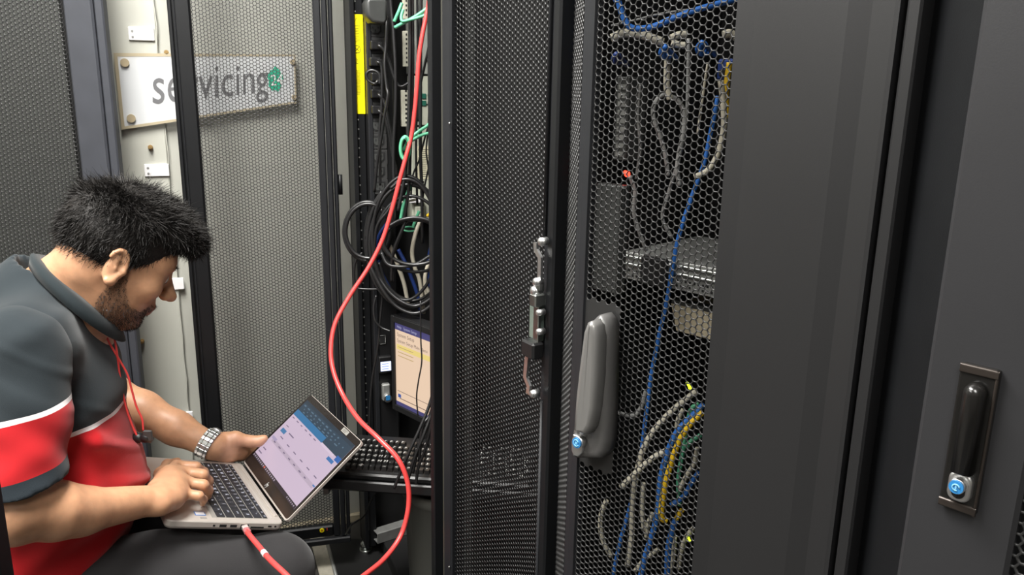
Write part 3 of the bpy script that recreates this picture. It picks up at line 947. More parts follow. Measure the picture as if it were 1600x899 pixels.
cable('thin black wire sagging below the tray to the floor', [(640, 700, 1.86), (586, 772, 1.82), (570, 805, 1.82), (550, 820, 1.85), (540, 835, 1.9)], .0024, M_CABLE)
SGL = ['longest loose black cable end dangling below the keyboard tray', 'loose black cable end stopping at the tray lip beside the longest one', 'loose black cable end hanging straight over the right-hand keys',
       'loose black cable end between two longer ones over the keys', 'shortest loose black cable end over the console keyboard']
SG = 'black cable ends hanging over the console keyboard'
for pts in ([(684, 580, 1.60), (672, 630, 1.58), (656, 670, 1.56), (640, 705, 1.545), (626, 738, 1.54), (616, 763, 1.54)],
            [(686, 590, 1.60), (676, 640, 1.58), (662, 680, 1.56), (648, 715, 1.55), (637, 752, 1.545)],
            [(688, 600, 1.61), (676, 655, 1.59), (665, 700, 1.57), (654, 730, 1.56), (650, 757, 1.555)],
            [(684, 600, 1.62), (670, 660, 1.60), (656, 690, 1.58), (645, 740, 1.57)],
            [(690, 570, 1.62), (680, 620, 1.60), (671, 650, 1.59), (660, 668, 1.58), (655, 720, 1.575)]):
    cable(SGL.pop(0), pts, .0034, M_CABLE, SG)
# greens
cable('green cable bent in a sharp corner beside the top bracket', [(628, 5, 1.93), (623, 18, 1.925), (616, 34, 1.925)], .0040, M_GREEN)
cable('green cable slanting up across the top bracket', [(617, 43, 1.92), (628, 37, 1.915), (640, 31, 1.912), (655, 22, 1.912), (674, 8, 1.915)], .0040, M_GREEN)
cable('green cable hooked around the upper bracket', [(674, 20, 1.915), (655, 27, 1.91), (640, 31, 1.91), (629, 33, 1.91), (627, 26, 1.915), (630, 15, 1.92)], .0036, M_GREEN)
cable('green cable sweeping up to the right above the label', [(630, 235, 1.90), (640, 218, 1.905), (655, 205, 1.912), (668, 196, 1.915), (682, 182, 1.92)], .0040, M_GREEN)
cable('green cable coil bunched beside the red cable', coil(633, 232, 7, 17, 3.2, 1.895, .1, .006, .5), .0034, M_GREEN)
cable('green cable running right just over the rating label', [(634, 225, 1.895), (648, 217, 1.905), (660, 211, 1.912), (682, 205, 1.92)], .0038, M_GREEN)
cable('short green cable showing through the tangle', [(641, 290, 1.94), (636, 305, 1.935), (630, 322, 1.93), (626, 345, 1.925)], .0044, M_GREEN)
cable('faint green cable loop deep inside the coils', coil(640, 358, 10, 3.5, 1.2, 1.96, .02, .004, 0), .0024, M_GREEN)
cable('green cable tucked beside the yellow connector', [(655, 330, 1.95), (650, 342, 1.95), (645, 356, 1.95)], .004, M_GREEN)
# blues and whites behind the coils
cable('dark blue cable arching inside the black coils', [(604, 350, 1.965), (594, 365, 1.96), (588, 385, 1.96), (592, 410, 1.96), (603, 440, 1.96), (622, 470, 1.96), (640, 492, 1.965)], .0042, M_BLUED)
cable('dark blue cable dropping past the white cables', [(622, 390, 1.965), (634, 412, 1.96), (642, 432, 1.96), (652, 460, 1.96), (658, 492, 1.965)], .0048, M_BLUED)
cable('dark blue cable near the front post', [(676, 375, 1.95), (671, 395, 1.95), (668, 420, 1.95), (672, 450, 1.95)], .0042, M_BLUED)
WGL = ['long off white cable bending below the green loop', 'off white cable beside the dark blue cable under the coils', 'off white cable rising beside the front post', 'short off white cable tucked low by the front post']
WG = 'off white cables behind the coils'
for pts in ([(656, 345, 1.955), (648, 370, 1.95), (644, 395, 1.95), (648, 418, 1.95), (656, 440, 1.955), (662, 490, 1.96)],
            [(606, 378, 1.96), (614, 395, 1.96), (622, 416, 1.955), (632, 446, 1.955), (640, 490, 1.96)],
            [(674, 405, 1.945), (667, 420, 1.945), (664, 440, 1.945), (668, 470, 1.95)],
            [(664, 445, 1.94), (672, 462, 1.94), (678, 475, 1.94)]):
    cable(WGL.pop(0), pts, .0052, M_WCAB, WG)
cable('yellow cable stub near the front post', [(682, 325, 1.945), (674, 332, 1.945), (667, 338, 1.945)], .0040, M_YCAB)
cable('pale yellow wire behind the red cable', [(624, 317, 1.95), (634, 315, 1.95), (650, 312, 1.95)], .003, M_WCAB)

# ================================================================== folded-back door with the rod latch
def ang2(p0, p1):
    return math.degrees(math.atan2(p1[0] - p0[0], p1[1] - p0[1]))
a0, a1 = P(684, 130, 1.35), P(884, 130, 1.06)
MDA = ang2(a0, a1)
MD = Fr(a0[:2], MDA)
mx = lambda px, py=130, y=0.0: MD.hit(px, py, y)[0]
def mq(px, py, y=-.012):
    q = MD.hit(px, py, y); return (q[0], q[2] - .05)
t = thing('folded_rack_door', 'black perforated door folded back showing its inner rod latch', 'rack door', Fr(MD.wld((0, 0, .05)), MDA))
DH = 1.98
MB().b2(mx(685), mx(693.5), .004, .03, 0, DH, .002).build('hinge_flange', mat('olive_black_coat', C(60, 59, 53), 0.45), t)
MB().b2(mx(693.5), mx(707), -.004, .03, 0, DH, .003).build('door_stile', M_GREYBLK, t)
MB().b2(mx(862), mx(872.5), -.006, .03, 0, DH, .002).build('lock_stile_return', M_GREYBLK, t)
MB().b2(mx(872.5), mx(884.5), -.012, .03, 0, DH, .003).build('lock_stile', M_BLACK, t)
MB().b2(mx(707), mx(862), -.002, .02, DH - .06, DH, .002).build('top_rail', M_BLACK, t)
MB().b2(mx(707), mx(862), -.002, .02, 0, .06, .002).build('bottom_rail', M_BLACK, t)
x0, x1 = mx(706), mx(864)
n = 16
pp = [(x0 + (x1 - x0) * k / n, .004 + .012 * math.sin(math.pi * k / n)) for k in range(n + 1)]
perf('perforated_panel', pp, .05, DH - .05, .00825, .80, .0015, M_MESH2, t)
MB().b2(x0, mx(721), .022, .024, .05, DH - .05).build('inner_strip', M_PLASTG, t)
# latch
def flatbar(pts, w, y0, y1):
    p = np.asarray(pts, float)
    d = np.gradient(p, axis=0); d /= np.linalg.norm(d, axis=1)[:, None]
    nn = np.stack([-d[:, 1], d[:, 0]], 1) * w / 2
    l, r = p + nn, p - nn
    vs, k = [], len(p)
    for y in (y0, y1):
        vs += [(q[0], y, q[1]) for q in l] + [(q[0], y, q[1]) for q in r]
    fs = []
    for i in range(k - 1):
        fs += [(i, i + 1, k + i + 1, k + i), (2 * k + i, 3 * k + i, 3 * k + i + 1, 2 * k + i + 1),
               (i, 2 * k + i, 2 * k + i + 1, i + 1), (k + i, k + i + 1, 3 * k + i + 1, 3 * k + i)]
    fs += [(0, k, 3 * k, 2 * k), (k - 1, 3 * k - 1, 4 * k - 1, 2 * k - 1)]
    return MB().add(vs, fs)
zr = mq(846, 372)[1]
MB().cyl((mq(854, 130)[0], -.008, zr), (mq(854, 130)[0], -.008, DH - .03), .0028, n=10).build('upper_rod', M_GREYBLK, t)
zl_ = mq(834, 622)[1]
MB().cyl((mq(846, 622)[0] - .004, -.008, .03), (mq(846, 622)[0] - .004, -.008, zl_), .0028, n=10).build('lower_rod', M_GREYBLK, t)
latch = MB().b2(mq(829, 480)[0], mq(846, 480)[0], -.014, -.006, mq(838, 531)[1], mq(838, 474)[1], .001).build('latch_plate', mat('green_zinc_plate', C(150, 166, 156), 0.4, metal=0.7), t)
flatbar([mq(845, 378), mq(845.5, 390), mq(852, 402), mq(851, 440), mq(850, 452)], .0075, -.022, -.018).build('upper_arm', M_CHROME, latch)
flatbar([mq(834, 540), mq(831, 560), mq(828.5, 588), mq(834, 602), mq(833, 614)], .0080, -.022, -.018).build('lower_arm', M_CHROME, latch)
MB().b2(mq(843, 460)[0], mq(853, 460)[0], -.030, -.012, mq(848, 477)[1], mq(848, 457)[1], .002).build('hook_block', M_STEEL, latch)
MB().b2(mq(845, 440)[0], mq(852, 440)[0], -.026, -.012, mq(848, 456)[1], mq(848, 438)[1], .002).build('arm_clamp', M_STEEL, latch)
sl = MB().b2(mq(840, 500)[0], mq(848, 500)[0], -.020, -.014, mq(844, 538)[1], mq(844, 478)[1], .001).build('slotted_plate', M_STEEL, latch)
MB().b2(mq(829.5, 545)[0], mq(849, 545)[0], -.030, -.010, mq(840, 557)[1], mq(840, 531)[1], .003).build('cam_housing', M_PLAST, latch)
for (px, py, r) in ((845, 378, .0055), (837, 441, .0055), (834, 455, .0065), (841, 489, .0042), (841, 519, .0042), (832, 616, .0055)):
    x, z = mq(px, py, -.026)
    s = MB().cyl((x, -.027, z), (x, -.016, z), r * 1.05, n=14).sphere((x, -.027, z), r, 12, 6, (1, .55, 1))
    s.build('screw', M_CHROME, latch)
for py in (193, 518, 600, 888):
    x, z = mq(697.5 if py in (193, 888) else 852.5, py)
    MB().sphere((x, -.006, z), .0022, 8, 6).build('rivet', M_STEEL, t)

# ================================================================== closed rack with the lever handle
b0, b1 = P(922, 130, .945), P(1142, 130, .815)
D3A = ang2(b0, b1)
D3 = Fr(b0[:2], D3A)
RB = .04
r3 = thing('closed_server_rack', 'closed black rack with lever handle and coloured cables behind mesh', 'server rack', Fr(D3.wld((0, 0, 0)), D3A))
L3 = np.linalg.norm((b1 - b0)[:2])
s0 = D3.loc(P(888, 130, 1.095)); s1 = D3.loc(P(909, 130, .975))
def plan(poly, thick, z0, z1, nm, m, par, inward=True):
    """a bent sheet: plan polyline (local x,y) extruded in z, thickened away from the viewer"""
    p = np.asarray(poly, float)
    d = np.gradient(p, axis=0); d /= np.linalg.norm(d, axis=1)[:, None]
    q = p + np.stack([-d[:, 1], d[:, 0]], 1) * thick
    n = len(p)
    vs = [(x, y, z) for z in (z0, z1) for x, y in np.vstack([p, q[::-1]])]
    fs = [(k, (k + 1) % (2 * n), 2 * n + (k + 1) % (2 * n), 2 * n + k) for k in range(2 * n)]
    fs += [(i, n * 2 - 1 - i, n * 2 - 2 - i, i + 1) for i in range(n - 1)] + [(2 * n + i, 2 * n + i + 1, 4 * n - 2 - i, 4 * n - 1 - i) for i in range(n - 1)]
    return MB().add(vs, fs).build(nm, m, par)
zt3 = 1.98
plan([s1[:2], (s1[0] * .5, s1[1] * .5), (.003, .0)], .012, .05, zt3, 'door_stile', M_GREYBLK, r3)
plan([(s0[0], s0[1]), (s0[0] + .003, s0[1] - .003)], .012, .05, zt3, 'edge_stile', M_BLACK, r3)
zh0, zh1 = D3.hit(930, 734)[2], D3.hit(925, 470)[2]
xh = D3.hit(957, 600)[0]
pp = [(-.002, .003), (L3 + .004, .003)]
perf('perforated_panel', pp, .30, 1.80, .00825, .88, .0016, M_MESH, r3, .9, lambda s, z: (s - .002 < xh) & (z > zh0) & (z < zh1))
pp = [(s1[0] - .002, s1[1] + .003), (s0[0], s0[1])][::-1]
perf('perforated_return', pp, .30, 1.80, .00825, .80, .0016, M_MESH, r3)
DX = Fr(b1[:2], 141)
e1, e2 = DX.wld(DX.hit(1312, 130)), DX.wld(DX.hit(1385, 130))
E1, E2 = D3.loc(e1), D3.loc(e2)
M_PANEL = mat('satin_grey_black_panel', C(30, 30, 31), 0.44, spec=0.5, vary=0.04, vscale=6, bump=0.03, bscale=700)
plan([(L3, 0), (L3 + .02, .0), (E1[0], E1[1]), (E1[0] + .02, E1[1] + .0015), (E2[0], E2[1])], .015, .05, zt3, 'solid_panel', M_PANEL, r3)
plan([(E2[0], E2[1] - .002), (E2[0] + .004, E2[1] - .002)], .03, .05, zt3, 'panel_edge', M_PANEL, r3)
for (z0, z1) in ((.05, .30), (1.80, zt3)):
    plan([(0, .001), (L3, .001)], .01, z0, z1, 'blank_panel', M_PANEL, r3)
# carcass
MB().b2(-.16, L3 + .17, .50, .515, .04, 2.0).build('back_panel', M_DARK, r3)
MB().b2(-.16, -.145, s0[1] + .10, .50, .04, 2.0).build('left_inner_panel', M_DARK, r3)
MB().b2(L3 + .16, L3 + .175, .05, .50, .04, 2.0).build('right_inner_panel', M_DARK, r3)
MB().b2(-.16, L3 + .175, .06, .50, 0, .04).build('plinth', M_DARK, r3)
MB().b2(E2[0] + .010, E2[0] + .022, E2[1] - .004, .10, .04, 2.0, .002).build('corner_post', M_PANEL, r3)

# handle
def d3(px, py, y):
    q = D3.hit(px, py, y); return (q[0], q[2])
hz0 = .0
h = MB().prism([d3(*p, -.022) for p in [(899, 718), (936, 718), (943, 708), (946, 690), (948, 640), (949, 560), (949, 520), (945, 502), (937, 493), (931, 494), (922, 503), (914, 525), (905, 585), (897, 640), (893, 680), (893, 708)]],
               -.024, 0.0, .009, True).build('handle_base', M_HANDLE, r3)
lv = MB().prism([d3(*p, -.038) for p in [(895, 672), (910, 681), (917, 680), (924, 668), (929, 640), (932, 590), (933, 530), (930, 512), (924, 502), (917, 504), (911, 520), (904, 575), (899, 620)]],
                -.040, -.016, .007, True).build('handle_lever', M_LEVER, h)
MB().prism([d3(*p, -.027) for p in [(896, 712), (903, 714), (910, 708), (912, 690), (910, 684), (896, 679), (893, 690), (893, 704)]], -.028, -.020, .002).build('lock_recess', M_CHROME, h)
x, z = d3(902, 692, -.034)
rr = d3(909.5, 692, -.034)[0] - x
MB().cyl((x, -.034, z), (x, -.026, z), rr, n=20).build('lock_barrel', M_CHROME, h)
cap = MB().cyl((x, -.036, z), (x, -.034, z), rr * .86, n=20).build('lock_cap', M_BLUELOCK, h)
M_CAPMARK = mat('pale_lock_mark', C(120, 180, 215), 0.4)
k = MB().tube([(x + rr * .5 * math.cos(t_), -.0362, z + rr * .55 * math.sin(t_)) for t_ in np.linspace(.3, 5.8, 14)], .0007, 5, 1)
k.box((x, -.0362, z), (rr * .35, .0006, rr * .4)); k.build('lock_mark', M_CAPMARK, h)

# ================================================================== rack at the right edge with the flush handle
D4 = Fr(P(1516, 130, .575)[:2], 137)
r4 = thing('flush_handle_rack', 'charcoal rack with a flush swing handle and mesh door corner', 'server rack', D4)
xm4 = D4.hit(1583, 850)[0]
M_D4 = mat('charcoal_door_coat', C(42, 42, 44), 0.44, spec=0.5, vary=0.04, vscale=10, bump=0.03, bscale=700)
MB().b2(0, xm4, 0, .02, .05, 2.0, .003).build('door_stile', M_D4, r4)
MB().b2(xm4, xm4 + .34, 0, .02, 1.85, 2.0, .003).build('top_rail', M_D4, r4)
MB().b2(xm4, xm4 + .34, 0, .02, .05, .15, .003).build('bottom_rail', M_D4, r4)
MB().b2(xm4 + .33, xm4 + .42, 0, .02, .05, 2.0, .003).build('door_stile', M_D4, r4)
perf('perforated_panel', [(xm4 - .004, .004), (xm4 + .34, .004)], .14, 1.86, .0088, .82, .002, M_MESH, r4)
MB().b2(.006, xm4 + .42, .06, .07, .04, 2.0).build('back_panel', M_DARK, r4)
# its side panel, seen between the two racks
q = D4.loc(np.array([e2[0] + .035, e2[1] + .06, 0]))
plan([(q[0], q[1]), (.004, .022)], .014, .04, 2.0, 'side_panel', M_BLACK, r4)
def d4(px, py, y):
    q = D4.hit(px, py, y); return (q[0], q[2])
pl4 = [d4(1470, 783, 0), d4(1527, 806, 0), d4(1567, 578, 0), d4(1505, 565, 0)]
xs = sorted(p[0] for p in pl4); zs = sorted(p[1] for p in pl4)
xa, xb, za, zb = (xs[0] + xs[1]) / 2, (xs[2] + xs[3]) / 2, (zs[0] + zs[1]) / 2, (zs[2] + zs[3]) / 2
M_GLOSS = mat('glossy_black_handle', C(24, 23, 22), 0.22, spec=0.6)
M_GLOSS2 = mat('bronze_black_handle', C(62, 56, 52), 0.25, metal=0.5)
hw, hh = xb - xa, zb - za
hp = MB().prism(rrect(xa, xb, za, zb, .002, 2), -.005, 0, .0015).build('handle_plate', M_GLOSS, r4)
MB().prism([(xa, zb - .06 * hh), (xb, zb - .06 * hh), (xb, zb), (xa, zb)], -.0065, -.004, .0015).build('plate_edge', M_GLOSS2, hp)
MB().prism([(xa, za), (xb, za), (xb, za + .06 * hh), (xa, za + .06 * hh)], -.0065, -.004, .0015).build('plate_edge', M_GLOSS2, hp)
MB().prism([(xb - .09 * hw, za), (xb, za), (xb, zb), (xb - .09 * hw, zb)], -.0062, -.004, .0012).build('plate_edge', M_GLOSS2, hp)
lx0, lx1 = xa + .24 * hw, xa + .80 * hw
out = [(lx0, za + .29 * hh), (lx1, za + .29 * hh)]
r_ = (lx1 - lx0) / 2
out += [(lx0 + r_ + r_ * math.cos(t_), za + .90 * hh - r_ + r_ * math.sin(t_)) for t_ in np.linspace(0, math.pi, 13)]
MB().prism(out, -.018, -.004, .007, True).build('handle_lever', M_GLOSS, hp)
MB().prism(rrect(lx0 - .001, lx1 + .001, za + .08 * hh, za + .285 * hh, r_ * .9, 6), -.010, -.004, .002).build('lock_surround', M_CHROME, hp)
MB().prism(rrect(lx0 + .0025, lx1 - .0025, za + .105 * hh, za + .22 * hh, r_ * .7, 6), -.0108, -.0095, .0).build('key_recess', M_GLOSS, hp)
cxx, czz = (lx0 + lx1) / 2, za + .205 * hh
MB().cyl((cxx, -.016, czz), (cxx, -.009, czz), r_ * .78, n=22).build('lock_barrel', M_CHROME, hp)
MB().cyl((cxx, -.0172, czz), (cxx, -.016, czz), r_ * .70, n=22).build('lock_cap', M_BLUELOCK, hp)
k = MB().tube([(cxx + r_ * .33 * math.cos(t_), -.0174, czz + r_ * .33 * math.sin(t_)) for t_ in np.linspace(0, 5.2, 14)], .0006, 5, 1)
k.box((cxx, -.0174, czz), (r_ * .15, .0006, r_ * .4)); k.build('lock_mark', M_CAPMARK, hp)

# ================================================================== slotted post at the near left
e = P(20, 899, .92) - np.array([.017, 0, 0])
t = thing('slotted_rack_post', 'dark slotted rack post beside the man\'s elbow', 'rack post', loc=(e[0], e[1], 0))
MB().b2(-.045, 0, 0, .03, 0, 1.9, .003).build('post', M_BLACK, t)
MB().b2(-.010, -.008, -.003, .0, 0, 1.9).build('post_ridge', M_GREYBLK, t)
sl = MB()
for k in range(40):
    sl.b2(-.024, -.019, -.0012, .0, .30 + .030 * k, .318 + .030 * k)
tag(sl.build('slots', M_DARK, t), kind='stuff')

# ================================================================== what shows through the mesh of the closed rack
def box3(name, label, cat, px0, px1, py0, py1, Y, depth, m):
    """box facing along the rack front with its face corner at a pixel, standing inside the rack"""
    p = P(px0, py1, Y); f = Fr(p, D3A)
    z1 = f.hit(px0, py0)[2]; x1 = f.hit(px1, py1)[0]
    t = thing(name, label, cat, f)
    return t, x1, z1, f
t, X, Zz, f = box3('rack_server', 'galvanised rack server with punched holes behind the mesh', 'server', 972, 1145, 392, 434, 1.16, .2, M_GALV)
MB().b2(0, X, 0, .20, 0, Zz, .001).build('chassis', M_GALV, t)
for z in (Zz * .52, Zz * .80):
    MB().b2(0, X, -.004, 0, z, z + .004, .001).build('ridge', M_STEEL, t)
hh_ = MB()
for k in range(26):
    for r in range(2):
        hh_.b2(.004 + k * X / 26, .007 + k * X / 26, -.0008, 0, Zz * (.12 + .18 * r), Zz * (.20 + .18 * r))
hh_.build('punched_holes', M_DARK, t)
MB().b2(X * .22, X * .45, -.012, 0, 0, Zz * 1.02, .002).build('bay_cover', M_DARK, t)
t, X, Zz, f = box3('beige_enclosure', 'beige metal enclosure below the galvanised server', 'enclosure', 1046, 1150, 474, 514, 1.12, .1, M_BEIGE)
MB().add([(0, 0, Zz), (.012, 0, .0), (X, 0, 0), (X, 0, Zz), (0, .1, Zz), (.012, .1, 0), (X, .1, 0), (X, .1, Zz)],
         [(0, 1, 2, 3), (4, 7, 6, 5), (0, 3, 7, 4), (1, 5, 6, 2), (0, 4, 5, 1), (2, 6, 7, 3)]).build('case', M_BEIGE, t)
MB().b2(0, X, .0, .02, Zz, Zz + .006, .001).build('lid', M_PLASTG, t)
t, X, Zz, f = box3('cable_trunking', 'grey slotted cable trunking behind the mesh door', 'trunking', 958, 977, 120, 250, 1.13, .05, M_GALV)
MB().b2(0, X, 0, .04, 0, Zz, .001).build('duct', M_PLASTG, t)
for k in range(9):
    MB().b2(X * .2, X * .9, -.001, 0, Zz * (.05 + .1 * k), Zz * (.11 + .1 * k)).build('slot', M_GALV, t)
t, X, Zz, f = box3('side_baffle', 'grey upright baffle just inside the mesh door', 'baffle', 925, 966, 285, 452, 1.06, .02, M_PLASTG)
MB().b2(0, X, 0, .015, 0, Zz, .002).build('sheet', M_PLASTG, t)
MB().b2(X * .93, X, -.006, 0, 0, Zz, .001).build('folded_edge', M_PLASTG, t)
t, X, Zz, f = box3('grey_module', 'small grey module behind the narrow mesh strip', 'module', 866, 890, 678, 708, 1.20, .05, M_EQ)
MB().b2(0, X, 0, .05, 0, Zz, .001).build('case', M_EQ, t)
MB().b2(X * .1, X * .9, -.001, 0, Zz * .3, Zz * .4).build('slot', M_DARK, t)
t, X, Zz, f = box3('blue_connector_block', 'dark blue connector block behind the top right mesh', 'connector', 1118, 1145, 92, 126, 1.10, .04, M_BLUED)
MB().b2(0, X, 0, .04, 0, Zz, .003).build('block', M_BLUED, t)
MB().b2(X * .2, X * .8, -.003, 0, Zz * .2, Zz * .5, .001).build('socket', M_DARK, t)

def leds(label, px, py, Y, m, r=.004):
    o = MB().sphere((0, 0, 0), r, 10, 6)
    o.cyl((0, .0, 0), (0, .02, 0), r * .7, n=8)
    ob = o.build('indicator_lamp', m); ob.location = P(px, py, Y)
    return tag(ob, label, 'indicator')
leds('glowing red indicator lamp behind the mesh door', 980, 272, 1.06, scr('red_led', 255, 60, 40, 4), .0042)
leds('small red lamp behind the narrow mesh strip', 864, 806, 1.25, scr('red_led_dim', 220, 50, 40, 1.5), .005)
YL = scr('lime_led', 200, 230, 40, 3)
leds('lime indicator lamp above the yellow cable', 1078, 606, 1.10, YL, .0028)
leds('lime indicator lamp near the low blue cable', 1078, 846, 1.08, YL, .0022)

def c3(label, pts, px_r, m, Y=1.10, grp=None):
    return cable(label, [(p[0], p[1], p[2] if len(p) > 2 else Y) for p in pts], px_r, m, grp)
c3('bright blue cable sagging across the top of the mesh door', [(960, -25), (967, 5), (975, 28), (984, 42), (1000, 45), (1025, 40), (1055, 27), (1100, 12), (1160, -4)], .0040, M_BLUE, 1.04)
c3('off white cable bundle under the bright blue cable', [(955, 60), (975, 52), (1000, 54), (1020, 60), (1036, 66)], .0058, M_WCAB, 1.08)
c3('short off white cable ending beside the blue clip', [(1048, 60), (1060, 55), (1074, 52)], .005, M_WCAB, 1.09)
c3('off white cable stub with a grey end', [(1050, 66), (1060, 70), (1070, 71)], .0045, M_WCAB, 1.07)
c3('off white cable stub at the solid panel edge', [(1130, 55), (1140, 52), (1150, 58)], .0055, M_WCAB, 1.06)
c3('thin grey wire slanting behind the blue cable', [(955, 40), (990, 32), (1030, 22), (1075, 15)], .0014, M_GCAB, 1.07)
BG = 'looped blue cable clips'
for (px, py, rx) in ((964, 92, 8), (1040, 82, 10), (1098, 76, 11)):
    pts = [(px + rx * math.cos(t_) * (1 - .06 * k), py + rx * .8 * math.sin(t_), 1.08 - .004 * k) for k, t_ in enumerate(np.linspace(0, 2 * math.pi * 1.8, 16))]
    pts += [(px + rx + 8, py + 10, 1.09)]
    c3(['small dark blue cable knot above the grey trunking', 'blue cable knot above the off white fork', 'blue cable knot beside the dark blue connector block'][(964, 1040, 1098).index(px)], pts, .0032, M_BLUED if px < 1000 else M_BLUE, grp=BG)
c3('off white cable dropping to a fork', [(1043, 92), (1042, 115), (1042, 138), (1047, 155)], .0042, M_WCAB, 1.08)
c3('grey cable curling left from the fork', [(1046, 146), (1030, 152), (1021, 168), (1022, 188), (1032, 215), (1040, 245), (1044, 275)], .0030, M_GCAB, 1.10)
c3('grey cable curving right from the fork', [(1046, 150), (1060, 158), (1069, 178), (1068, 205), (1062, 235), (1058, 265), (1062, 290)], .0034, M_GCAB, 1.09)
c3('long grey cable reaching down to the server', [(1076, 60), (1075, 130), (1072, 190), (1060, 250), (1045, 300), (1035, 340), (1050, 372)], .0026, M_GCAB, 1.12)
c3('thin straight beige wire beside the grey cable', [(1106, 98), (1098, 150), (1090, 210)], .0018, M_WCAB, 1.09)
c3('cream cable bending in a hook at the solid panel edge', [(1126, 126), (1130, 160), (1131, 200), (1122, 240), (1106, 266), (1085, 277)], .0040, M_WCAB, 1.06)
c3('pale yellow cable along the solid panel edge', [(1140, 98), (1137, 120), (1134, 150), (1136, 185)], .0040, M_YCAB, 1.08)
c3('long blue cable descending past the server to the floor', [(1122, 150), (1112, 200), (1100, 255), (1080, 310), (1062, 365), (1052, 410), (1044, 460), (1032, 515), (1018, 585), (1008, 660), (1000, 720), (985, 790), (968, 850), (958, 900)], .0032, M_BLUE, 1.09)
c3('grey wire bundle hanging under the red lamp', [(984, 275), (992, 300), (990, 330), (998, 360), (1010, 392)], .0030, M_GCAB, 1.10)
c3('dark grey wire hanging beside the baffle', [(1000, 130), (996, 180), (1000, 230), (994, 280)], .0024, M_GCAB, 1.13)
c3('off white cable arching down from the upper right', [(1088, 612), (1062, 632), (1040, 652), (1018, 678), (1004, 705), (995, 740), (988, 790), (987, 840), (980, 885)], .0042, M_WCAB, 1.06)
c3('off white cable stub bent towards the handle', [(1042, 704), (1020, 716), (998, 735), (970, 762)], .0042, M_WCAB, 1.05)
c3('curved off white cable low beside the door stile', [(948, 782), (940, 800), (938, 825), (944, 850), (955, 870)], .0036, M_WCAB, 1.04)
c3('blue cable swooping beside the yellow cable', [(1100, 632), (1080, 652), (1058, 675), (1042, 710), (1032, 750), (1028, 790), (1022, 825), (1008, 870), (998, 915)], .0042, M_BLUE, 1.03)
c3('yellow cable curving down behind the mesh', [(1098, 645), (1080, 662), (1062, 688), (1050, 720), (1040, 755), (1034, 790), (1034, 810), (1042, 814)], .0042, M_YCAB, 1.02)
c3('short blue cable rising to the solid panel', [(1092, 738), (1082, 752), (1068, 776), (1048, 790)], .0038, M_BLUE, 1.04)
c3('blue cable dropping from a yellow end', [(1056, 812), (1050, 830), (1044, 860), (1042, 910)], .0046, M_BLUE, 1.03)
c3('short yellow cable end above a blue cable', [(1066, 797), (1060, 806), (1055, 814)], .0038, M_YCAB, 1.03)
c3('green cable behind the lower mesh', [(1092, 630), (1078, 645), (1068, 700), (1060, 750), (1062, 790)], .0034, M_GREEN, 1.11)
c3('green cable stub beside the yellow cable', [(1096, 680), (1080, 690), (1072, 700)], .0036, M_GREEN, 1.08)
LGL = ['short off white cable under the lime lamp', 'off white cable behind the short blue cable', 'short off white cable beside the long arching one', 'off white cable below the low lime lamp',
       'off white cable between two low blue cables', 'off white cable crossing the lowest blue cable', 'thin off white cable along the long arching one']
LG = 'tangled off white cables low in the rack'
for pts in ([(1068, 640), (1060, 655), (1058, 672), (1064, 690)], [(1090, 700), (1084, 725), (1072, 745), (1062, 765)], [(1020, 802), (1012, 820), (1010, 840)],
            [(1084, 825), (1072, 840), (1064, 862), (1060, 890)], [(1054, 840), (1052, 870), (1046, 900)], [(1030, 858), (1010, 872), (992, 893)], [(1005, 755), (1003, 790), (1006, 830)]):
    c3(LGL.pop(0), pts, .0036, M_WCAB, 1.09, LG)
c3('dark blue cable glimpsed through the narrow mesh strip', [(892, 30), (890, 60), (889, 95), (892, 130)], .005, M_BLUED, 1.22)
c3('grey cable bundle beside the lower server', [(950, 640), (985, 650), (1000, 640), (1010, 610)], .0034, M_GCAB, 1.12)

# ================================================================== laptop on the lap
LM = np.array([[0.788448, -0.553825, 0.267631], [0.525952, 0.832623, 0.173531], [-0.318942, 0.003941, 0.947766]])
LW, LD, LH = .31, .228, .22
LB = np.array([-0.451584, 1.446392, 0.46028])
LA = LB - LM[:, 0] * LD
LP = Fr(LA, M=LM)
lap = thing('laptop', 'open silver laptop resting on the seated man\'s lap', 'laptop', LP)
def rr_plan(x0, x1, y0, y1, r, z0, z1, bev=.002):
    """rounded plate in the laptop plane"""
    o = rrect(x0, x1, y0, y1, r, 5); n = len(o)
    vs = []
    ring = [(z0, .004), (z0 + .005, 0), (z1 - bev, 0), (z1, bev)]
    c = np.array([(x0 + x1) / 2, (y0 + y1) / 2])
    for z, ins in ring:
        for x, y in o:
            d = np.array([x, y]) - c
            k = 1 - ins / max(np.linalg.norm(d), 1e-6)
            vs.append((c[0] + d[0] * k, c[1] + d[1] * k, z))
    m = MB()
    fs = [(i * n + k, i * n + (k + 1) % n, (i + 1) * n + (k + 1) % n, (i + 1) * n + k) for i in range(3) for k in range(n)]
    fs += [tuple(range(n))[::-1], tuple(3 * n + k for k in range(n))]
    return m.add(vs, fs)
base = rr_plan(0, LD, 0, LW, .012, -.0165, 0).build('base', M_SILVER, lap)
MB().b2(.012, .078, LW / 2 - .075 + .02, LW / 2 + .055 + .02, -.0005, .0006, .0003).build('touchpad', mat('touchpad_grey', C(182, 176, 168), 0.3, metal=.3), lap)
M_DECK = mat('key_deck_grey', C(150, 146, 140), 0.5, metal=.2)  # plain grey shared by the key well and the small sticker
u0, u1, v0, v1 = .088, .200, .018, LW - .018
MB().b2(u0, u1, v0, v1, -.0008, .0004).build('key_well', M_DECK, lap)
lm = {}
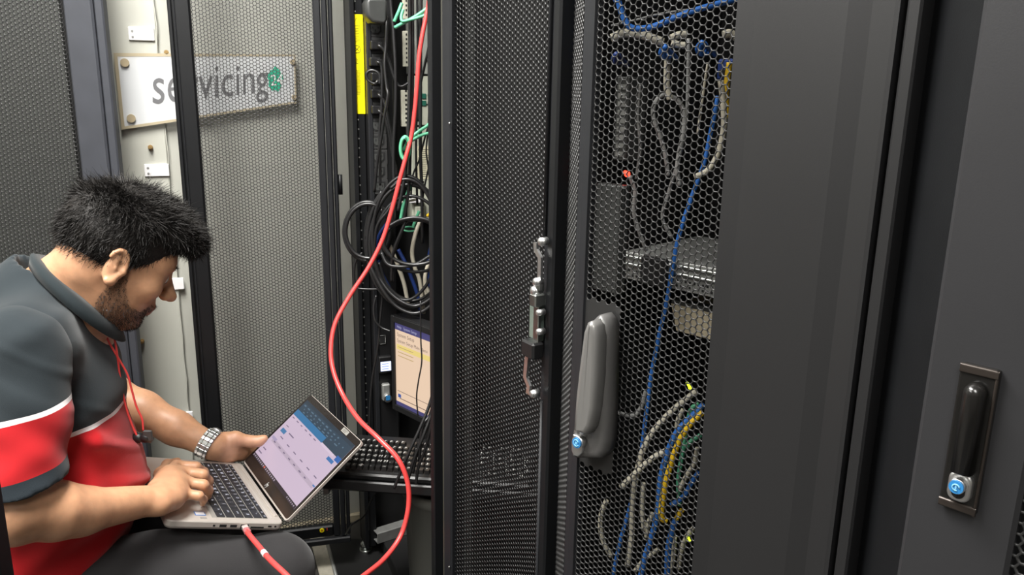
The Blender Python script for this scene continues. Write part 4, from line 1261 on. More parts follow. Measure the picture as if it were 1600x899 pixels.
def lkey(u, v, du, dv):
    key = (round(du, 4), round(dv, 4))
    if key not in lm:
        b = MB().box((0, 0, .0009), (du, dv, .0018), None, .0006)
        me = bpy.data.meshes.new('key'); me.from_pydata(b.v, [], b.f); me.materials.append(M_KEY); lm[key] = me
    o = link('key', lm[key], lap); o.location = (u, v, .0004)
    return o
lg = MB()
def legend(ch, u, v, h, bold=1.0):
    vv, ff = text_mesh(ch, 1)
    if len(vv):
        w_ = vv[:, 0].max()
        lg.add([(u + b_ * h - .3 * h, v - (a_ - w_ / 2) * h, .0024) for a_, b_ in vv], ff)
kw = (v1 - v0) / 15.0
LR = [('F', ['esc'] + ['f%d' % k for k in range(1, 13)] + ['', 'ins', 'del'], None, .011),
      ('N', list('`1234567890-=') + ['<-'], [1] * 13 + [2], .0185),
      ('Q', ['tab'] + list('QWERTYUIOP[]') + ['#'], [1.5] + [1] * 12 + [1.5], .0185),
      ('A', ['caps'] + list("ASDFGHJKL;'") + ['enter'], [1.75] + [1] * 11 + [2.25], .0185),
      ('Z', ['shift'] + list('ZXCVBNM,./') + ['shift'], [2.25] + [1] * 10 + [2.75], .0185),
      ('S', ['fn', 'ctrl', 'w', 'alt', '', 'alt', 'fn', '<', '^', '>'], [1, 1, 1, 1.2, 5, 1.2, 1, 1.2, 1.2, 1.2], .0185)]
u = u1
for nm, keys, wd, hgt in LR:
    wd = wd or [15.0 / len(keys)] * len(keys)
    tot = sum(wd); v = v1
    for kx, wk in zip(keys, wd):
        dv = wk * (v1 - v0) / tot
        lkey(u - hgt / 2, v - dv / 2, hgt - .0022, dv - .0022)
        hh_ = .0100 if len(kx) == 1 else .0056
        if kx: legend(kx, u - hgt * .45, v - dv / 2, hh_)
        if nm == 'N': legend('%', u - hgt * .2, v - dv * .3, .005)
        v -= dv
    u -= hgt
tag(lg.build('key_legends', M_LEGEND, lap, False), kind='stuff')
MB().b2(.206, .2105, .02, LW - .02, -.0006, .0006, .0003).build('speaker_grille', mat('pale_grille', C(206, 200, 192), .35, metal=.4), lap)
MB().b2(.2165, .224, .03, LW - .03, .0, .003, .001).build('hinge_cover', M_SILVER, lap)
so = LP.hitz(312, 803); so2 = LP.hitz(318, 810)
M_STKB = mat('blue_sticker', C(70, 120, 190), .4)
o = MB().b2(so[0] - .010, so[0] + .010, so[1] - .008, so[1] + .008, 0, .0006).build('processor_sticker', M_STKB, lap)
MB().b2(so[0] - .0085, so[0] + .0085, so[1] - .0062, so[1] + .0062, .0005, .0009).build('sticker_face', M_WHITE, o)
MB().b2(so2[0] - .006, so2[0] + .006, so2[1] - .003, so2[1] + .003, 0, .0006).build('grey_sticker', M_DECK, lap)
def uu(px): return (px - 258) / 189 * LD
for (a, b, nm, zc, zh) in ((330.5, 334, 'audio_jack', -.008, .0035), (341, 352, 'usb_port', -.008, .005), (358, 369, 'usb_port', -.008, .005),
                           (375, 388, 'network_port', -.009, .009), (392, 414, 'card_slot', -.010, .003), (421, 427, 'usb_port', -.0075, .003), (432, 435, 'power_jack', -.0075, .0035)):
    MB().b2(uu(a), uu(b), -.0006, .002, zc - zh / 2, zc + zh / 2).build(nm, M_DARK, lap)

LPH = 0.992458
wv = LM[:, 0] * math.cos(LPH) + LM[:, 2] * math.sin(LPH)
nv = -LM[:, 0] * math.sin(LPH) + LM[:, 2] * math.cos(LPH)
LIDM = np.stack([-LM[:, 1], -nv, wv], 1)
LF2 = Fr(LB + LM[:, 1] * LW, M=LIDM)
toL = lambda q: LP.loc(LF2.wld(q))
def lidpart(m, nm, mt, par=lap):
    m.v = [tuple(toL(q)) for q in m.v]
    return m.build(nm, mt, par)
lid = lidpart(MB().prism(rrect(0, LW, .004, LH, .009, 4), .0005, .007, .001), 'lid', M_SILVER)
lidpart(MB().prism(rrect(.0012, LW - .0012, .008, LH - .0012, .008, 4), -.0002, .0008), 'bezel', M_BEZEL, lid)
UI = {}
def ui(a0, a1, b0, b1, rgb, nm, y=-.0005, e=1.0):
    key = rgb + (e,)
    if key not in UI: UI[key] = scr('ui_%d_%d_%d' % rgb, *rgb, e)
    return lidpart(MB().b2(a0 * LW, a1 * LW, y, y + .0002, (1 - b1) * LH, (1 - b0) * LH), nm, UI[key], lid)
ui(.03, .97, .07, .86, (204, 184, 204), 'screen', -.0004)
ui(.03, .97, .07, .215, (38, 60, 78), 'browser_bar', -.0006)
ui(.60, .97, .215, .265, (38, 60, 78), 'browser_bar', -.0006)
ui(.03, .97, .07, .105, (30, 48, 64), 'tab_strip', -.0007)
ui(.03, .63, .205, .275, (46, 112, 160), 'page_header', -.0007)
ui(.63, .86, .265, .29, (214, 196, 214), 'header_gap', -.0007)
ui(.03, .97, .822, .86, (40, 30, 40), 'taskbar', -.0007)
ui(.07, .155, .445, .49, (72, 122, 168), 'button', -.0007)
ui(.82, .92, .31, .345, (56, 112, 172), 'button', -.0007)
ui(.90, .97, .245, .30, (40, 96, 170), 'button', -.0007)
ui(.08, .95, .585, .625, (186, 168, 186), 'table_row', -.0006)
ui(.05, .14, .57, .60, (170, 156, 186), 'table_cell', -.0007)
ui(.93, .965, .585, .60, (70, 120, 180), 'table_link', -.0007)
dk = MB(); lt = MB(); tk = MB()
def pv(m, a0, a1, b0, b1): m.b2(a0 * LW, a1 * LW, -.0009, -.0008, (1 - b1) * LH, (1 - b0) * LH)
for k in range(10): pv(lt, .06 + .075 * k, .06 + .075 * k + rnd.uniform(.02, .05), .12 + .002 * (k % 3), .135)
for k in range(12): pv(lt, .10 + .07 * k, .10 + .07 * k + rnd.uniform(.01, .03), .155, .168)
for k in range(9): pv(lt, .12 + .08 * k, .12 + .08 * k + rnd.uniform(.02, .05), .185, .196)
for k in range(6): pv(dk, .06 + .09 * k, .06 + .09 * k + rnd.uniform(.03, .06), .295, .305)
for k in range(7): pv(dk, .12 + .11 * k, .12 + .11 * k + rnd.uniform(.03, .06), .60, .612)
for k in range(5): pv(dk, .30 + .14 * k, .30 + .14 * k + .05, .525, .535)
pv(dk, .20, .30, .435, .447); pv(dk, .08, .13, .40, .408); pv(dk, .07, .13, .72, .732); pv(dk, .05, .12, .775, .787); pv(dk, .14, .2, .52, .53)
for k in range(16): pv(tk, .04 + .032 * k, .055 + .032 * k, .832, .85)
for k in range(6): pv(tk, .80 + .027 * k, .812 + .027 * k, .835, .848)
tag(lidpart(dk, 'page_text', scr('ui_text_dark', 120, 104, 130, 1.0), lid), kind='stuff')
tag(lidpart(lt, 'bar_text', scr('ui_text_light', 86, 112, 132, 1.0), lid), kind='stuff')
tag(lidpart(tk, 'taskbar_icons', scr('ui_icons', 168, 156, 170, 1.0), lid), kind='stuff')
ui(.29, .305, .83, .85, (220, 80, 40), 'taskbar_icon', -.0011)
# maker's mark below the screen: four slanted strokes
M_MARK = mat('bright_logo_metal', C(205, 205, 205), .3, metal=.5)
mk = MB()
for (x0_, z0_, x1_, z1_) in ((-.0075, -.006, -.001, .013), (-.0035, -.006, .0005, .0055), (.0005, .0055, .0032, .0055), (.0032, .0055, .0008, -.0015),
                             (.0015, -.013, .008, .006), (.0045, .006, .008, .006), (.0045, -.0062, .0068, .0005)):
    mk.tube([(LW / 2 + x0_ * .8, -.0006, .070 * LH + z0_ * .62), (LW / 2 + x1_ * .8, -.0006, .070 * LH + z1_ * .62)], .0006, 5, 1)
lidpart(mk, 'maker_mark', M_MARK, lid)
o = ui(.70, .80, .015, .060, (236, 230, 216), 'emissive_asset_sticker', -.0006, .8)  # sticker given its own glow so it looks brighter
st = MB()
for k in range(3): pv(st, .715, .785 - .01 * k, .024 + .011 * k, .028 + .011 * k)
lidpart(st, 'sticker_text', scr('emissive_asset_print', 120, 110, 100, .5), lid)  # print on the sticker is emissive as well
lidpart(MB().cyl((LW / 2, -.0004, LH - .006), (LW / 2, .0004, LH - .006), .002, n=10), 'webcam', M_DARK, lid)

# ================================================================== long red network cable
sk = LP.wld((uu(381.5), -.002, -.009))
dirp = (P(393, 842, 1.345) - sk); dirp /= np.linalg.norm(dirp)
rc = thing('network_cable', 'long red network cable looping from the rack to the laptop', 'cable', loc=tuple(sk))
path = [sk + dirp * .02, sk + dirp * .045] + [P(*p) for p in [(406, 856, 1.33), (420, 873, 1.29), (440, 892, 1.25), (475, 922, 1.22), (522, 936, 1.26), (566, 902, 1.36), (600, 874, 1.43), (626, 838, 1.48), (638, 795, 1.50), (637, 755, 1.51), (622, 718, 1.52),
        (592, 686, 1.55), (560, 655, 1.60), (536, 618, 1.66), (521, 580, 1.70), (517, 545, 1.73), (524, 505, 1.76), (547, 462, 1.79), (576, 418, 1.815), (598, 374, 1.835), (613, 326, 1.85), (625, 280, 1.86), (635, 243, 1.87), (643, 212, 1.88),
        (648, 175, 1.885), (652, 130, 1.89), (655, 88, 1.895), (660, 55, 1.90), (665, 30, 1.905), (670, 5, 1.91), (674, -30, 1.915), (677, -110, 1.92), (677, -230, 1.92)]]
MB().tube([q - sk for q in path], .0052, 10, 10).build('sheath', M_RED, rc)
a_ = np.cross(dirp, [0, 0, 1]); a_ /= np.linalg.norm(a_); b_ = np.cross(a_, dirp)
Mx = np.stack([a_, dirp, b_], 1)
MB().box(dirp * .006, (.0115, .016, .008), Mx, .001).build('connector', mat('clear_connector', C(205, 190, 186), .15, alpha=.8), rc)
MB().box(dirp * .024, (.0125, .022, .0105), Mx, .003).build('boot', M_BOOT, rc)
MB().tube([q - sk for q in catmull(path, 10)[24:28]], .0058, 10, 1).build('cable_tag', M_WHITE, rc)

# ================================================================== the seated man
class SDF:
    def __init__(s, lo, hi, res):
        s.lo = np.array(lo, float); s.res = res
        s.n = np.ceil((np.array(hi) - s.lo) / res).astype(int) + 1
        s.D = np.full(s.n, 0.3, np.float32)
    def _sl(s, lo, hi):
        a = np.clip(np.floor((np.asarray(lo) - s.lo) / s.res).astype(int), 0, s.n)
        b = np.clip(np.ceil((np.asarray(hi) - s.lo) / s.res).astype(int) + 1, 0, s.n)
        if (b <= a).any(): return None, None
        g = np.stack(np.meshgrid(*[s.lo[k] + s.res * np.arange(a[k], b[k]) for k in range(3)], indexing='ij'), -1).astype(np.float32)
        return tuple(slice(a[k], b[k]) for k in range(3)), g
    def _mix(s, sl, d, k, sub):
        A = s.D[sl]
        if sub: A, d = -A, d
        if k > 0:
            h = np.clip(.5 + .5 * (A - d) / k, 0, 1)
            r = A * (1 - h) + d * h - k * h * (1 - h)
        else:
            r = np.minimum(A, d)
        s.D[sl] = -r if sub else r
    def cone(s, a, b, r1, r2, k=.01, sub=False):
        a, b = np.asarray(a, float), np.asarray(b, float)
        m = max(r1, r2) + k + 4 * s.res
        sl, g = s._sl(np.minimum(a, b) - m, np.maximum(a, b) + m)
        if sl is None: return s
        ba = b - a
        t = np.clip(((g - a) @ ba) / max(ba @ ba, 1e-9), 0, 1)
        d = np.linalg.norm(g - a - t[..., None] * ba, axis=-1) - (r1 + (r2 - r1) * t)
        s._mix(sl, d, k, sub); return s
    def chain(s, pts, rs, k=.01):
        for i in range(len(pts) - 1): s.cone(pts[i], pts[i + 1], rs[i], rs[i + 1], k)
        return s
    def ell(s, c, r, M=None, k=.01, sub=False):
        c = np.asarray(c, float); r = np.asarray(r, float)
        m = r.max() + k + 4 * s.res
        sl, g = s._sl(c - m, c + m)
        if sl is None: return s
        q = g - c
        if M is not None: q = q @ np.asarray(M)
        k0 = np.linalg.norm(q / r, axis=-1); k1 = np.linalg.norm(q / (r * r), axis=-1)
        d = k0 * (k0 - 1) / np.maximum(k1, 1e-6)
        s._mix(sl, d, k, sub); return s
    def cut(s, fn):
        g = np.stack(np.meshgrid(*[s.lo[k] + s.res * np.arange(s.n[k]) for k in range(3)], indexing='ij'), -1).astype(np.float32)
        s.D = np.maximum(s.D, fn(g).astype(np.float32)); return s
    def mesh(s):
        D = s.D; I = D < 0
        act = np.zeros(np.array(D.shape) - 1, np.int8)
        for dx_ in (0, 1):
            for dy_ in (0, 1):
                for dz_ in (0, 1):
                    act += I[dx_:D.shape[0] - 1 + dx_, dy_:D.shape[1] - 1 + dy_, dz_:D.shape[2] - 1 + dz_]
        idx = np.argwhere((act > 0) & (act < 8))
        gid = -np.ones(act.shape, np.int64); gid[tuple(idx.T)] = np.arange(len(idx))
        off = np.array([(x, y, z) for x in (0, 1) for y in (0, 1) for z in (0, 1)])
        val = np.stack([D[tuple((idx + o).T)] for o in off], 1)
        S = np.zeros((len(idx), 3)); Cn = np.zeros(len(idx))
        for i in range(8):
            for j in range(i + 1, 8):
                if np.abs(off[i] - off[j]).sum() != 1: continue
                va, vb = val[:, i], val[:, j]
                m = (va < 0) != (vb < 0)
                t = np.where(m, va / np.where(m, va - vb, 1), 0)
                S += np.where(m[:, None], off[i] + t[:, None] * (off[j] - off[i]), 0); Cn += m
        V = s.lo + s.res * (idx + S / np.maximum(Cn, 1)[:, None])
        Q = []
        for ax in range(3):
            b_, c_ = (ax + 1) % 3, (ax + 2) % 3
            sa = [slice(None)] * 3; sb = [slice(None)] * 3
            sa[ax] = slice(0, -1); sb[ax] = slice(1, None)
            for q in (b_, c_):
                sa[q] = slice(1, -1); sb[q] = slice(1, -1)
            A, B = I[tuple(sa)], I[tuple(sb)]
            e = np.argwhere(A != B)
            if not len(e): continue
            fl = A[tuple(e.T)]
            e = e.copy(); e[:, b_] += 1; e[:, c_] += 1
            def at(db, dc):
                p = e.copy(); p[:, b_] += db; p[:, c_] += dc
                return gid[tuple(p.T)]
            q = np.stack([at(-1, -1), at(0, -1), at(0, 0), at(-1, 0)], 1)
            q[~fl] = q[~fl][:, ::-1]
            Q.append(q)
        Q = np.concatenate(Q)
        Q = Q[(Q >= 0).all(1)]
        return V, Q
def nets(sdf, name, m, parent, org, smooth=2, disp=None):
    V, Q = sdf.mesh()
    # a little laplacian smoothing
    for _ in range(smooth):
        acc = np.zeros_like(V); cnt = np.zeros(len(V))
        for a_, b_ in ((0, 1), (1, 2), (2, 3), (3, 0)):
            np.add.at(acc, Q[:, a_], V[Q[:, b_]]); np.add.at(acc, Q[:, b_], V[Q[:, a_]])
            np.add.at(cnt, Q[:, a_], 1); np.add.at(cnt, Q[:, b_], 1)
        V = V * .45 + .55 * acc / np.maximum(cnt, 1)[:, None]
    # normals
    nr = np.cross(V[Q[:, 2]] - V[Q[:, 0]], V[Q[:, 3]] - V[Q[:, 1]])
    N = np.zeros_like(V)
    for k in range(4): np.add.at(N, Q[:, k], nr)
    N /= np.linalg.norm(N, axis=1)[:, None] + 1e-12
    if disp is not None:
        V = V + N * disp(V)[:, None]
    me = bpy.data.meshes.new(name)
    me.vertices.add(len(V)); me.vertices.foreach_set('co', (V - org).astype(np.float32).ravel())
    me.loops.add(Q.size); me.loops.foreach_set('vertex_index', Q.astype(np.int32).ravel())
    me.polygons.add(len(Q)); me.polygons.foreach_set('loop_start', (np.arange(len(Q)) * 4).astype(np.int32))
    me.update(calc_edges=True); me.validate()
    me.polygons.foreach_set('use_smooth', np.ones(len(me.polygons), bool))
    me.materials.append(m)
    return link(name, me, parent), V, N

ORG = np.array([-.88, 1.40, 0.0])
man = thing('person', 'seated man in a red and charcoal polo shirt working on a laptop', 'person', loc=tuple(ORG))

# head frame
HY, HP, HS = math.radians(33), math.radians(32), .95
hf = np.array([math.cos(HY) * math.cos(HP), math.sin(HY) * math.cos(HP), -math.sin(HP)])
hl_ = np.array([-math.sin(HY), math.cos(HY), 0.0])
hu = np.cross(hf, hl_)
HM = np.stack([hf, hl_, hu], 1)
H0 = P(186, 399, 1.43)
def hd(x, y, z): return H0 + HM @ (np.array([x, y, z]) * HS)
def hloc(V): return ((V - H0) @ HM) / HS

# main joints
NB = np.array([-.835, 1.415, .945])
SR, SL = np.array([-.805, 1.245, .885]), np.array([-.965, 1.575, .875])
ER, WR = np.array([-.765, 1.125, .662]), LP.wld(LP.hitz(243, 781, .034))
EL, WL = np.array([-.905, 1.70, .625]), P(330, 697, 1.675)

body = SDF((-1.12, 1.02, .42), (-.42, 1.86, 1.22), .0036)
K = .02
# head
body.ell(hd(-.010, 0, .035), np.array([.103, .078, .088]) * HS, HM, .01)
body.ell(hd(.034, 0, -.032), np.array([.062, .061, .086]) * HS, HM, .03)
body.ell(hd(.038, 0, -.082), np.array([.048, .050, .036]) * HS, HM, .025)
body.ell(hd(.074, 0, -.108), np.array([.022, .024, .018]) * HS, HM, .02)
body.cone(hd(.060, .028, .018), hd(.060, -.028, .018), .034 * HS, .034 * HS, .02)      # brow
for s in (-1, 1):
    body.ell(hd(.062, s * .044, -.030), np.array([.028, .022, .024]) * HS, HM, .018)        # cheek
    body.ell(hd(.100, s * .034, .000), np.array([.016, .017, .011]) * HS, HM, .012, True)   # socket
    body.ell(hd(.079, s * .033, -.002), np.array([.014, .015, .0125]) * HS, HM, .004)       # lid over the eye
body.cone(hd(.092, 0, .006), hd(.118, 0, -.030), .0088 * HS, .0112 * HS, .010)         # nose
body.ell(hd(.120, 0, -.034), np.array([.0145, .0125, .0115]) * HS, HM, .006)
for s in (-1, 1):
    body.ell(hd(.108, s * .0135, -.037), np.array([.012, .0085, .009]) * HS, HM, .005)
    body.ell(hd(.107, s * .007, -.046), np.array([.005, .004, .004]) * HS, HM, .003, True)
body.ell(hd(.088, 0, -.064), np.array([.014, .024, .016]) * HS, HM, .012)
body.cone(hd(.099, -.014, -.066), hd(.099, .014, -.066), .0062 * HS, .0062 * HS, .005)
body.cone(hd(.095, -.013, -.078), hd(.095, .013, -.078), .0068 * HS, .0068 * HS, .005)
# ears
for s in (-1, 1):
    body.ell(hd(-.010, s * .079, -.014), np.array([.019, .009, .032]) * HS, HM, .006)
    rim = [hd(-.010 + .0175 * math.cos(t) * (1.0 if math.sin(t) > -.3 else .75) - .003, s * (.085 + .003 * math.cos(t + 2.6)), -.012 + .032 * math.sin(t)) for t in np.linspace(-1.9, 2.7, 14)]
    body.ell(hd(-.008, s * .091, -.010), np.array([.0125, .0095, .022]) * HS, HM, .004, True)
    for i in range(13): body.cone(rim[i], rim[i + 1], .0042, .0042, .003)
    body.ell(hd(-.006, s * .082, -.042), np.array([.009, .006, .010]) * HS, HM, .006)
    body.ell(hd(.006, s * .082, -.016), np.array([.005, .006, .008]) * HS, HM, .004)
    body.cone(hd(-.016, s * .085, .004), hd(-.010, s * .085, -.018), .0032, .0032, .003)
# neck and trunk (under the shirt)
body.cone(hd(-.040, 0, -.045), NB + [0, 0, -.01], .058, .062, .03)
body.cone(hd(.0, 0, -.075), NB + np.array([.05, .03, -.04]), .040, .05, .03)
body.cone(NB + [0, 0, -.05], np.array([-.875, 1.40, .74]), .085, .12, .05)
body.cone(np.array([-.875, 1.40, .74]), np.array([-.89, 1.37, .52]), .12, .13, .03)
body.cone(SR, SL, .05, .05, .04)
# right arm
body.chain([SR, SR * .45 + ER * .55, ER], [.054, .048, .043], .02)
FR = ER * .55 + WR * .45 + np.array([-.004, -.01, -.004])
body.chain([ER, ER * .75 + WR * .25 + [0, -.006, .0], FR, WR], [.043, .045, .038, .0265], .02)
body.ell(ER + [-.010, -.008, -.012], (.032, .034, .034), None, .02)
# right hand
def lp(px, py, h): return LP.wld(LP.hitz(px, py, h))
mc = [lp(276, 728, .040), lp(288, 738, .044), lp(291, 754, .042), lp(287, 772, .034)]
for i, m_ in enumerate(mc):
    st_ = WR + (m_ - WR) * .12 + (mc[0] - mc[3]) * (.18 - .12 * i)
    body.chain([st_, st_ * .45 + m_ * .55, m_], [.0195, .0180, .0120 if i < 3 else .0110], .016)
FG = [[(306, 730, .047), (319, 738, .030), (323, 750, .010)],
      [(317, 742, .050), (326, 752, .032), (327, 763, .010)],
      [(318, 758, .046), (326, 767, .028), (325, 776, .010)],
      [(311, 775, .038), (318, 781, .022), (317, 787, .009)]]
for i, fg in enumerate(FG):
    pts = [mc[i]] + [lp(*q) for q in fg]
    r0 = [.0105, .0108, .0102, .0088][i]
    body.chain(pts, [r0 + .0012, r0, r0 * .88, r0 * .76], .005)
tb = [WR + (mc[0] - WR) * .25, lp(252, 741, .026), lp(262, 727, .022), lp(277, 722, .012)]
body.chain(tb, [.017, .0135, .0115, .0095], .008)
# left arm
body.chain([SL, SL * .45 + EL * .55, EL], [.050, .045, .042], .02)
body.chain([EL, EL * .7 + WL * .3, EL * .35 + WL * .65, WL], [.042, .043, .036, .028], .02)
# left hand closing on the screen edge
ml = [P(374, 690, 1.735), P(379, 697, 1.737), P(380, 705, 1.735), P(374, 713, 1.725)]
for i, m_ in enumerate(ml):
    st_ = WL + (m_ - WL) * .10 + (ml[0] - ml[3]) * (.18 - .12 * i)
    body.chain([st_, st_ * .5 + m_ * .5, m_], [.021, .0195, .0125], .015)
for i, ends in enumerate([[(392, 693, 1.775), (402, 688, 1.80)], [(396, 699, 1.775), (407, 695, 1.80)], [(396, 707, 1.77), (406, 704, 1.795)], [(389, 715, 1.755), (398, 713, 1.78)]]):
    body.chain([ml[i]] + [P(*e_) for e_ in ends], [.0115, .0105, .0085], .004)
body.chain([WL * .6 + ml[0] * .4, P(368, 686, 1.705), P(390, 690, 1.712), P(404, 690, 1.716), P(413, 685.5, 1.718)], [.021, .0165, .0125, .0115, .0092], .010)

M_SKIN = bpy.data.materials.new('skin'); M_SKIN.use_nodes = True
nt = M_SKIN.node_tree; b = nt.nodes['Principled BSDF']
ca = nt.nodes.new('ShaderNodeVertexColor'); ca.layer_name = 'tone'
nz = nt.nodes.new('ShaderNodeTexNoise'); nz.inputs['Scale'].default_value = 60; nz.inputs['Detail'].default_value = 6
tcn = nt.nodes.new('ShaderNodeTexCoord'); nt.links.new(tcn.outputs['Object'], nz.inputs['Vector'])
mr = nt.nodes.new('ShaderNodeMapRange'); mr.inputs[1].default_value = .3; mr.inputs[2].default_value = .7; mr.inputs[3].default_value = .90; mr.inputs[4].default_value = 1.1
nt.links.new(nz.outputs[0], mr.inputs[0])
mxn = nt.nodes.new('ShaderNodeMix'); mxn.data_type = 'RGBA'; mxn.blend_type = 'MULTIPLY'; mxn.inputs[0].default_value = 1
nt.links.new(ca.outputs[0], mxn.inputs[6]); nt.links.new(mr.outputs[0], mxn.inputs[7]); nt.links.new(mxn.outputs[2], b.inputs['Base Color'])
b.inputs['Roughness'].default_value = .45
b.inputs['Subsurface Weight'].default_value = .12
b.inputs['Subsurface Radius'].default_value = (.012, .005, .003)
b.inputs['Subsurface Scale'].default_value = .5
n2 = nt.nodes.new('ShaderNodeTexNoise'); n2.inputs['Scale'].default_value = 500
nt.links.new(tcn.outputs['Object'], n2.inputs['Vector'])
bp = nt.nodes.new('ShaderNodeBump'); bp.inputs['Strength'].default_value = .12; bp.inputs['Distance'].default_value = .001
nt.links.new(n2.outputs[0], bp.inputs['Height']); nt.links.new(bp.outputs[0], b.inputs['Normal'])

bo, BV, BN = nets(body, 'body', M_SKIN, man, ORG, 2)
h = hloc(BV)
def smst(x, a, b_): return np.clip((x - a) / (b_ - a), 0, 1) ** 2 * (3 - 2 * np.clip((x - a) / (b_ - a), 0, 1))
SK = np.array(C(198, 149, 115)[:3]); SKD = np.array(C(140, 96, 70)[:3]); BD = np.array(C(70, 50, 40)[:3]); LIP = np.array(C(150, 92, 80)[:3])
col = np.tile(SK, (len(BV), 1))
head = (np.abs(h[:, 0]) < .14) & (np.abs(h[:, 1]) < .11) & (h[:, 2] > -.14) & (h[:, 2] < .15)
# beard zone: jaw, sideburn, moustache
up = np.interp(h[:, 0], [-.03, .012, .028, .05, .075, .09, .115], [-.14, .004, -.040, -.068, -.072, -.052, -.054])
beard = head * smst(up - h[:, 2], 0, .016) * smst(h[:, 0], -.02 + .25 * (-.06 - h[:, 2]).clip(0), .012) * smst(h[:, 2], -.135, -.112)
beard *= 1 - ((np.abs(h[:, 1]) > .071) & (h[:, 0] < .012))
lips = head * (np.abs(h[:, 1]) < .02) * (h[:, 0] > .094) * smst(-h[:, 2], .062, .066) * (1 - smst(-h[:, 2], .082, .086))
beard *= 1 - lips
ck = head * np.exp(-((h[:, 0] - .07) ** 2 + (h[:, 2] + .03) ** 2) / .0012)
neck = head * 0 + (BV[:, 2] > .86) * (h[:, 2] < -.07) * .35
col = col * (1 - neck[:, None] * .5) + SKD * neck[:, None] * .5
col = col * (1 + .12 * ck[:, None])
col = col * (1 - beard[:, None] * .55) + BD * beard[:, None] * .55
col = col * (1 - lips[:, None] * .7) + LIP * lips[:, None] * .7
socket = head * np.exp(-((h[:, 0] - .084) ** 2 + (np.abs(h[:, 1]) - .034) ** 2 + (h[:, 2] - .0) ** 2) / .00022)  # eye socket shading painted into the skin tone
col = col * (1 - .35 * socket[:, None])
palm = smst(.16 - np.linalg.norm(BV - ml[1], axis=1), .0, .05) * smst((ml[0] - WL) @ (BV - WL).T, .0, .002) * smst(-BN[:, 1], .2, .7)
col = col * (1 - .5 * palm[:, None]) + np.array(C(214, 162, 138)[:3]) * .5 * palm[:, None]
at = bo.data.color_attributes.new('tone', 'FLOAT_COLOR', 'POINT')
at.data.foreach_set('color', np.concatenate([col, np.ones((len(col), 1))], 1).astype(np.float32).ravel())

# eyes
M_EYE = mat('eye_white', C(220, 214, 206), .2); M_IRIS = mat('dark_iris', C(30, 20, 14), .15)
for s in (-1, 1):
    e_ = MB().sphere(hd(.0815, s * .033, -.003) - ORG, .0118, 14, 10).build('eye', M_EYE, bo)
    MB().sphere(hd(.0895, s * .033, -.006) - ORG, .0052, 10, 8).build('iris', M_IRIS, bo) if False else None
    MB().sphere(hd(.0885, s * .033, -.0065) - ORG, .0055, 10, 8).build('iris', M_IRIS, e_)

# ------------------------------------------------------------------ hair
hair = SDF(H0 - .19, H0 + .19, .004)
hair.ell(hd(-.014, 0, .036), np.array([.110, .086, .093]) * HS, HM, .01)
hair.ell(hd(-.012, 0, .072), np.array([.072, .068, .054]) * HS, HM, .03)
hair.ell(hd(.035, 0, .092), np.array([.062, .062, .036]) * HS, HM, .03)
hair.ell(hd(.080, .0, .088), np.array([.042, .058, .034]) * HS, HM, .025)
hair.ell(hd(.098, -.012, .078), np.array([.026, .036, .022]) * HS, HM, .02)
for k in range(26):
    t_, s_ = rnd.uniform(-1, 1), rnd.uniform(-.045, .045)
    hair.ell(hd(.02 + .08 * t_, s_, .108 - .035 * max(0, t_) ** 2 - .015 * abs(t_) - .15 * abs(s_) + rnd.uniform(0, .006)), np.array([.020, .012, .012]) * HS * rnd.uniform(.8, 1.2), HM, .01)
def haircut(g):
    q = ((g - H0) @ HM) / HS
    x, y, z = q[..., 0], q[..., 1], q[..., 2]
    a_ = (x - .022) * .74 - (z + .006 - .25 * np.abs(y).clip(0, .05) * 0) * .67
    a_ = np.where(z > .062, np.minimum(a_, (x - .20)), a_)
    b_ = (-z - .060 + (x + .08) * .62) * .85
    return np.maximum(a_, b_) * HS
hair.cut(haircut)
M_HAIR = mat('black_hair', C(27, 24, 22), .58, spec=.35, vary=.3, vscale=120, bump=.6, bscale=260)
M_BEARD = mat('dark_beard', C(44, 36, 32), .45)
ho, HV, HN = nets(hair, 'hair', M_HAIR, man, ORG, 1)
def strands(name, roots, dirs, lens, wid, m, parent, seg=3, curl=.3, sway=None):
    n = len(roots)
    side = np.cross(dirs, nrg.normal(size=(n, 3))); side /= np.linalg.norm(side, axis=1)[:, None] + 1e-9
    bend = nrg.normal(size=(n, 3)) * curl if sway is None else sway * curl
    V = []
    for k in range(seg + 1):
        t = k / seg
        c_ = roots + dirs * (lens * t)[:, None] + bend * (lens * t * t)[:, None]
        wd = wid * (1 - .8 * t)
        V += [c_ - side * wd[:, None] if hasattr(wd, '__len__') else c_ - side * wd, c_ + side * wd[:, None] if hasattr(wd, '__len__') else c_ + side * wd]
    V = np.stack(V, 1)
    Q = np.array([(2 * k, 2 * k + 1, 2 * k + 3, 2 * k + 2) for k in range(seg)])
    Qa = (Q[None] + (np.arange(n) * 2 * (seg + 1))[:, None, None]).reshape(-1, 4)
    me = bpy.data.meshes.new(name)
    V = V.reshape(-1, 3) - ORG
    me.vertices.add(len(V)); me.vertices.foreach_set('co', V.astype(np.float32).ravel())
    me.loops.add(Qa.size); me.loops.foreach_set('vertex_index', Qa.astype(np.int32).ravel())
    me.polygons.add(len(Qa)); me.polygons.foreach_set('loop_start', (np.arange(len(Qa)) * 4).astype(np.int32))
    me.update(calc_edges=True)
    me.materials.append(m)
    return tag(link(name, me, parent), kind='stuff')
pick = nrg.choice(len(HV), 34000)
rt = HV[pick] - HN[pick] * .002
q = hloc(rt)
top = smst(q[:, 2], .05, .10)
cl = np.stack([np.sin(q[:, 0] * 90 + q[:, 1] * 60), np.sin(q[:, 1] * 110 + 1.3 + q[:, 0] * 40), np.sin(q[:, 2] * 95 + q[:, 1] * 50 + .6)], 1)
